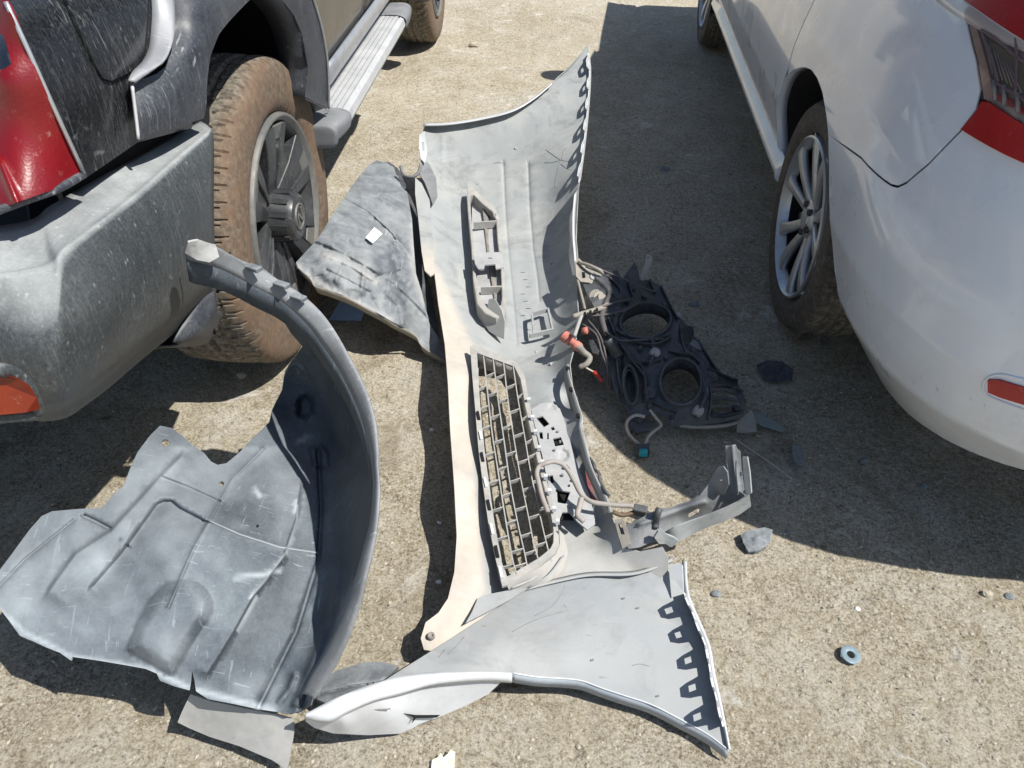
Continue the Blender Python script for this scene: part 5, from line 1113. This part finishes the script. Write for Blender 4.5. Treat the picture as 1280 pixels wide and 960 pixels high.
for L in ([(762,350),(775,365),(772,385)], [(785,354),(790,372)], [(812,352),(818,368)], [(826,360),(838,385),(846,400)], [(775,425),(800,432),(822,432),(838,424)], [(850,408),(852,430),(858,446)], [(872,428),(884,448),(896,466)], [(883,462),(905,472),(922,478)],
          [(885,486),(906,484),(928,492)], [(884,520),(905,522),(928,516)], [(778,436),(790,452),(802,462),(806,480),(808,502)], [(770,440),(772,470),(778,495)], [(815,505),(830,512),(845,518)], [(802,455),(815,455),(826,452)], [(886,480),(888,505),(884,526)], [(760,400),(768,420)], [(835,440),(845,444),(862,446),(874,456)]):
    rib(L)
# tabs, brackets and motor
sheet('mount_tab', [(800,348),(806,330),(808,318),(811,317),(815,322),(814,328),(807,344),(803,351)], [(800,348,.15),(811,317,.20),(815,322,.20),(803,351,.15)], mt['strip'], hl, at, 3, [[(809,321),(811,320),(811,323),(809,324)]], .003)
sheet('mount_fin', [(776,352),(786,338),(793,328),(797,334),(800,350),(790,354)], [(776,352,.15),(793,328,.19),(800,350,.15)], mt['lamp'], hl, at, 3, (), .003)
sheet('side_tab', [(757,344),(766,338),(772,338),(776,346),(774,355),(764,354)], [(757,344,.17),(772,338,.18),(764,354,.16)], mt['lamp'], hl, at, 3, (), .004)
sheet('corner_bracket', [(719,326),(724,323),(731,330),(742,333),(752,340),(753,350),(745,356),(735,353),(726,352),(720,345)], [(719,326,.20),(752,340,.18),(735,353,.17),(720,345,.18)], mt['lampg'], hl, at, 3, [ell(742,346,4,3.5,0,10), [(727,340),(731,340),(732,347),(728,348)]], .005, False, (), .003)
c = at(742, 346, .178); MB().lathe([(-.01, .010), (.002, .010), (.003, .008), (.001, .007), (.001, 0)], c, [0, -.5, .9], [1, 0, 0], 16).build('adjuster_cap', mt['strip'], hl)
MB().tube(ZL([(723,328,.20),(735,331,.205),(750,338,.20),(753,342,.19)]), .005, 8, 4).build('bracket_arm', mt['lampg'], hl)
MB().tube(ZL([(722,350,.17),(725,362,.165),(729,378,.16),(731,386,.16)]), .004, 8, 4).build('bracket_arm', mt['lampg'], hl)
MB().tube(ZL([(716,396,.17),(728,392,.17),(742,388,.17),(754,384,.165),(760,380,.16)]), .007, 8, 4).build('linkage_arm', mt['lampg'], hl)
for x, y in ((731,392),(738,390),(746,387)): MB().box(at(x, y, .179), [.003, .001, 0], [0, .004, 0], [0, 0, .003]).build('linkage_slot', mt['black'], hl, False)
MB().tube(ZL([(727,394,.18),(723,405,.18),(718,420,.18)]), .005, 8, 4).build('linkage_rod', mt['strip'], hl)
mo = MB(); a_, b_ = at(704, 419, .155), at(726, 436, .14); ax_ = b_-a_; Lm = np.linalg.norm(ax_)
mo.lathe([(0, 0), (0, .012), (.002, .015), (.014, .015), (.014, .011), (.020, .011), (.020, .014), (.026, .014), (.026, .010), (Lm*.7, .010), (Lm*.7, .013), (Lm*.9, .013), (Lm, .010), (Lm, 0)], a_, ax_, [0, 0, 1], 20)
autosm(mo.build('faded_red_motor', mt['pinkp'], hl))
MB().tube(ZL([(722,432,.15),(729,440,.13),(737,447,.12),(733,455,.11),(724,459,.10)]), .010, 8, 4, r2=.007).build('motor_neck', mt['lampg'], hl)
MB().lathe([(0, 0), (0, .009), (.014, .010), (.016, .006), (.016, 0)], at(728, 414, .15), [.8, -.2, .3], [0, 1, 0], 16).build('faded_red_cap', mt['pinkp'], hl)
MB().tube(ZL([(757,357,.17),(762,368,.165),(756,382,.16),(752,396,.155),(755,410,.15),(759,420,.14)]), .008, 8, 5).build('cable_sleeve', mt['wire'], hl)
m = MB().lathe([(0, .014), (.05, .015), (.05, .012), (.01, .011), (.01, 0)], at(760, 425, .15), at(772, 444, .12)-at(760, 425, .15), [0, 0, 1], 18); m.build('cable_socket', mt['lamp'], hl)
autosm(MB().lathe([(-.04, .030), (-.02, .033), (-.016, .030), (-.012, .033), (-.004, .031), (.0, .024), (.004, .022), (.004, .014), (.012, .013), (.012, 0)], at(750, 374, .155), [.35, -.35, .6], [1, 0, 0], 28).build('bulb_cover', mt['lampg'], hl))
rng_ = random.Random(4)
for i, L in enumerate(([(735,400,.16),(750,420,.15),(758,450,.12),(760,480,.06)], [(740,395,.16),(765,392,.16),(785,386,.17),(800,378,.15)], [(728,405,.16),(745,418,.16),(752,440,.14),(762,470,.08),(764,486,.05)], [(735,330,.2),(770,345,.18),(800,358,.17),(820,365,.15)], [(757,415,.15),(775,425,.15),(800,425,.14),(830,424,.13)], [(748,385,.17),(770,378,.17),(790,374,.16)])):
    MB().tube(ZL(L), .0028, 6, 5).build('wire', mt['wire'], hl)
MB().tube(ZL([(725,456,.10),(733,460,.09),(742,465,.08)]), .0025, 6, 4).build('wire', mt['wirel'], hl)
MB().tube(ZL([(742,465,.08),(748,470,.075),(752,477,.07)]), .006, 8, 3, r2=.004).build('red_wire_cap', mt['redp'], hl)
sheet('dark_flap', [(750,442),(756,440),(764,460),(766,486),(758,480),(748,466),(752,455)], [(750,442,.12),(764,460,.10),(766,486,.05),(748,466,.08)], mt['lamp'], hl, at, 4, (), .003)
sheet('motor_block', [(736,425),(748,424),(754,434),(747,443),(738,440)], [(736,425,.13),(754,434,.13),(738,440,.12)], mt['rimdark'], hl, at, 3, (), .012)
sheet('wire_mount', [(785,520),(800,518),(812,528),(812,538),(796,542),(787,532)], [(785,520,.04),(812,528,.035),(796,542,.03)], mt['lamp'], hl, at, 4, (), .006)
sheet('clip_block', [(850,412),(858,407),(866,408),(868,416),(862,420),(860,430),(852,431),(851,422)], [(850,412,.12),(868,416,.11),(852,431,.11)], mt['rimdark'], hl, at, 3, (), .010)
sheet('clip_arm', [(866,424),(879,430),(879,438),(872,436),(862,430)], [(866,424,.10),(879,438,.085),(862,430,.10)], mt['bracket'], hl, at, 3, (), .006)
rb_ = [(838,531,.04),(850,520,.06),(868,527,.055),(890,527,.045),(918,522,.04)]
MB().tube(ZL([(846,532,.035),(875,534,.03),(905,532,.03),(922,528,.03)]), .005, 6, 4).build('lower_edge', mt['lampg'], hl)
for x, y, a, bb, hh in ((790,362,6,3,.012),(806,372,4,4,.010),(830,382,3,5,.012),(770,395,4,4,.014),(778,418,5,3,.012),(800,436,4,3,.012),(832,448,3,3,.010),(866,438,4,3,.010),(884,456,3,3,.010),(878,488,3,4,.010),(812,508,4,3,.010),(840,522,4,2,.008),(764,368,3,4,.012),(784,378,3,3,.012)):
    c = at(x, y, hz_(x, y)+hh*.4); k_ = .0017; bev(MB().box(c, [a*k_*.8, a*k_*.3, 0], [-bb*k_*.3, bb*k_*.9, 0], [0, 0, hh*.6]).build('mounting_lug', mt['lamp'] if int(x) % 3 else mt['rimdark'], hs_, False), .0015)
# pale cable with its teal connector
cb = thing('cable_connector', 'pale looped cable ending in a small teal connector on the concrete', 'cable', at(803, 563, 0))
MB().tube(ZL([(806,521,.05),(795,519,.05),(786,524,.045),(783,532,.035),(786,542,.025),(793,550,.015),(800,556,.012)]), .0042, 8, 6).build('cable', mt['wirel'], cb)
MB().tube(ZL([(812,512,.06),(818,520,.05),(826,531,.035),(820,537,.025),(811,545,.018),(806,556,.012)]), .0040, 8, 6).build('cable', mt['wirel'], cb)
c = at(803, 563, .012); o = MB().box(c, [.017, 0, 0], [0, .012, .002], [0, 0, .011]).build('connector', mt['lamp'], cb, False); bev(o, .003)
o = MB().box(at(804, 566, .017), [.010, 0, 0], [0, .005, .001], [0, 0, .009]).build('connector_face', mt['teal'], cb, False); bev(o, .002)

# ------------------------------------------------------------------ loose pieces
def single(name, outline, ctrl, mat, label, cat, thick=.003, step=4, crumple=.001, group=None, **k):
    o = sheet(name, outline, ctrl, mat, None, at, step, k.get('holes', ()), thick, False, k.get('ridges', ()), crumple, cs=.08)
    props(o, label, cat, group); return o
single('plastic_strip', [(222,903),(226,893),(232,880),(238,868),(262,876),(300,884),(345,893),(367,899),(367,915),(366,922),(361,952),(358,962),(340,950),(300,933),(262,921),(236,910)], [(222,903,.07),(238,868,.12),(300,884,.10),(367,899,.09),(358,962,.035),(300,933,.04),(236,910,.05)], mt['strip'], 'pale grey curved plastic strip sticking out under the dark liner', 'plastic strip', .003, 5, .001)
single('plastic_strip', [(396,874),(400,856),(420,838),(459,827),(480,828),(498,833),(480,850),(440,862),(410,880)], [(396,874,.05),(459,827,.03),(498,833,.03),(440,862,.06)], mt['liner2'], 'dusty dark plastic slat wedged between the big liner and the bumper wing', 'plastic strip', .008, 4, .002, ridges=[([(400,868),(440,858),(480,852)], 1.5, -.006, 'ridge')])
single('blue_plate', [(411,400),(428,371),(437,377),(458,384),(451,401)], [(411,400,.01),(428,371,.05),(458,384,.04),(451,401,.01)], mt['blue'], 'flat blue-grey plate lying in shade under the crumpled liner', 'plate', .003)
wsh = MB(); c = at(1063, 819, .004); wsh.lathe([(0, .0075), (0, .0185), (.003, .0185), (.0035, .017), (.0035, .009), (.003, .0075), (0, .0075)], c, [.06, -.05, 1], [1, 0, 0], 28)
o = wsh.build('washer', mt['washer'], None); autosm(o); props(o, 'pale blue metal washer lying alone on sunlit concrete', 'washer')
single('slate_flake', [(926,668),(935,663),(945,661),(956,659),(966,662),(965,674),(957,684),(946,689),(936,690),(930,680)], [(926,668,.014),(966,662,.012),(936,690,.008),(946,674,.018)], mt['slate'], 'cracked grey flake of coating lying just past the retainer bar', 'flake', .010, 3, .006)
single('shade_flake', [(990,556),(1000,555),(1005,576),(1008,581),(998,581),(992,572)], [(990,556,.008),(1008,581,.006),(998,570,.010)], mt['slate'], 'small grey flake in the shade in front of the white car', 'flake', .004, 3, .002)
single('dark_scrap', [(946,456),(960,450),(978,452),(992,462),(990,474),(972,478),(954,474)], [(946,456,.008),(992,462,.006),(972,478,.006),(965,463,.014)], mt['slate2'], 'dark blue-black crumpled scrap flattened in the shade by the headlamp housing', 'scrap', .003, 3, .008)
single('lens_shard', [(936,515),(950,517),(965,524),(976,531),(983,537),(978,539),(965,535),(950,530),(938,523)], [(936,515,.02),(983,537,.008),(950,530,.02)], mt['strip'] if False else dusty('shard', (.20, .24, .23), .3, (.3, .31, .3), .3, sc=30), 'long pale green shard pointing away from the headlamp housing', 'shard', .003, 3)
single('tan_shard', [(922,527),(930,520),(940,512),(945,526),(946,539),(932,541),(921,540)], [(922,527,.03),(940,512,.035),(946,539,.015)], mt['lampg'], 'tan triangular plastic chip at the tip of the headlamp housing', 'shard', .003, 3)
single('cream_scrap', [(540,950),(548,946),(551,941),(554,947),(560,942),(563,937),(569,940),(568,955),(567,972),(538,972)], [(540,950,.008),(569,940,.012),(567,972,.008)], mt['cream'], 'torn cream paper scrap at the bottom edge below the bumper wing', 'scrap', .002, 3, .003)
o = MB().tube(ZL([(918,548,.015),(940,563,.012),(965,580,.010),(990,599,.008)]), .0018, 6, 4).build('thin_stick', mt['wirel'], None); props(o, 'thin pale wire rod lying straight in the shade', 'wire')
def stone(x, y, r, mat, label, cat='stone', flat=.55, group=None, seed=0, nm='stone'):
    rg_ = np.random.default_rng(seed+int(x)*7+int(y)); c = at(x, y, 0); c[2] = gheight(c[0], c[1])+r*flat*.35
    V = []; F = []; a = 7; b = 10
    for i in range(a+1):
        th = PI*i/a
        for j in range(b):
            ph_ = 2*PI*j/b; d = np.array([math.sin(th)*math.cos(ph_), math.sin(th)*math.sin(ph_), math.cos(th)])
            k = .75+.5*vnoise(d[0]*1.6+x, d[1]*1.6+y+d[2]*2.1, seed); V.append(c+d*r*k*np.array([1, .8, flat]))
    for i in range(a):
        for j in range(b): F.append((i*b+j, (i+1)*b+j, (i+1)*b+(j+1) % b, i*b+(j+1) % b))
    o = build(nm, V, F, mat, None, False); props(o, label, cat, group); return o
for x, y, r, m, lb in [(302,468,.014,'stone','pale lump of stone in the shadow under the rear wheel'), (831,211,.022,'slate','grey flake far off in the shadow beside the white car'),
   (1048,755,0,'stone',''), (896,740,.010,'slate','grey stone on the sunlit ground right of the bumper wing'), (923,694,.0,'stone',''),
   (1233,742,.011,'stone','rounded stone nearest the shadow edge at far right'), (1262,745,.010,'slate','dark angular stone at the right edge below the shadow'),
   (663,96,.010,'slate',''), (742,235,.012,'stone','small pale stone in shadow right of the far bumper wing'), (868,380,.018,'slate','dark clod of earth between the headlamp and the alloy wheel'),
   (593,57,.03,'stone','long pale chip on sunlit ground beyond the far wing'), (548,726,.006,'wht','white pebble in the shadow beside the lower lip'), (549,652,.005,'wht','white pebble halfway along the shadow beside the lip'), (539,535,.005,'wht','white pebble in the shadow left of the grille'), (1072,760,.006,'wht','tiny white pebble above the washer'),
   (1156,606,.010,'slate','dusty stone in the shade in front of the white bumper'), (1080,575,.010,'slate','small grey stone in the shade at the middle of the white car'), (985,664,.006,'slate','small dark stone just beyond the slate flake')]:
    if r and lb: stone(x, y, r, mt[m], lb, 'pebble' if r < .0135 else 'stone', .6 if m != 'slate' else .45, None, 3, 'pebble' if r < .0135 else 'stone')
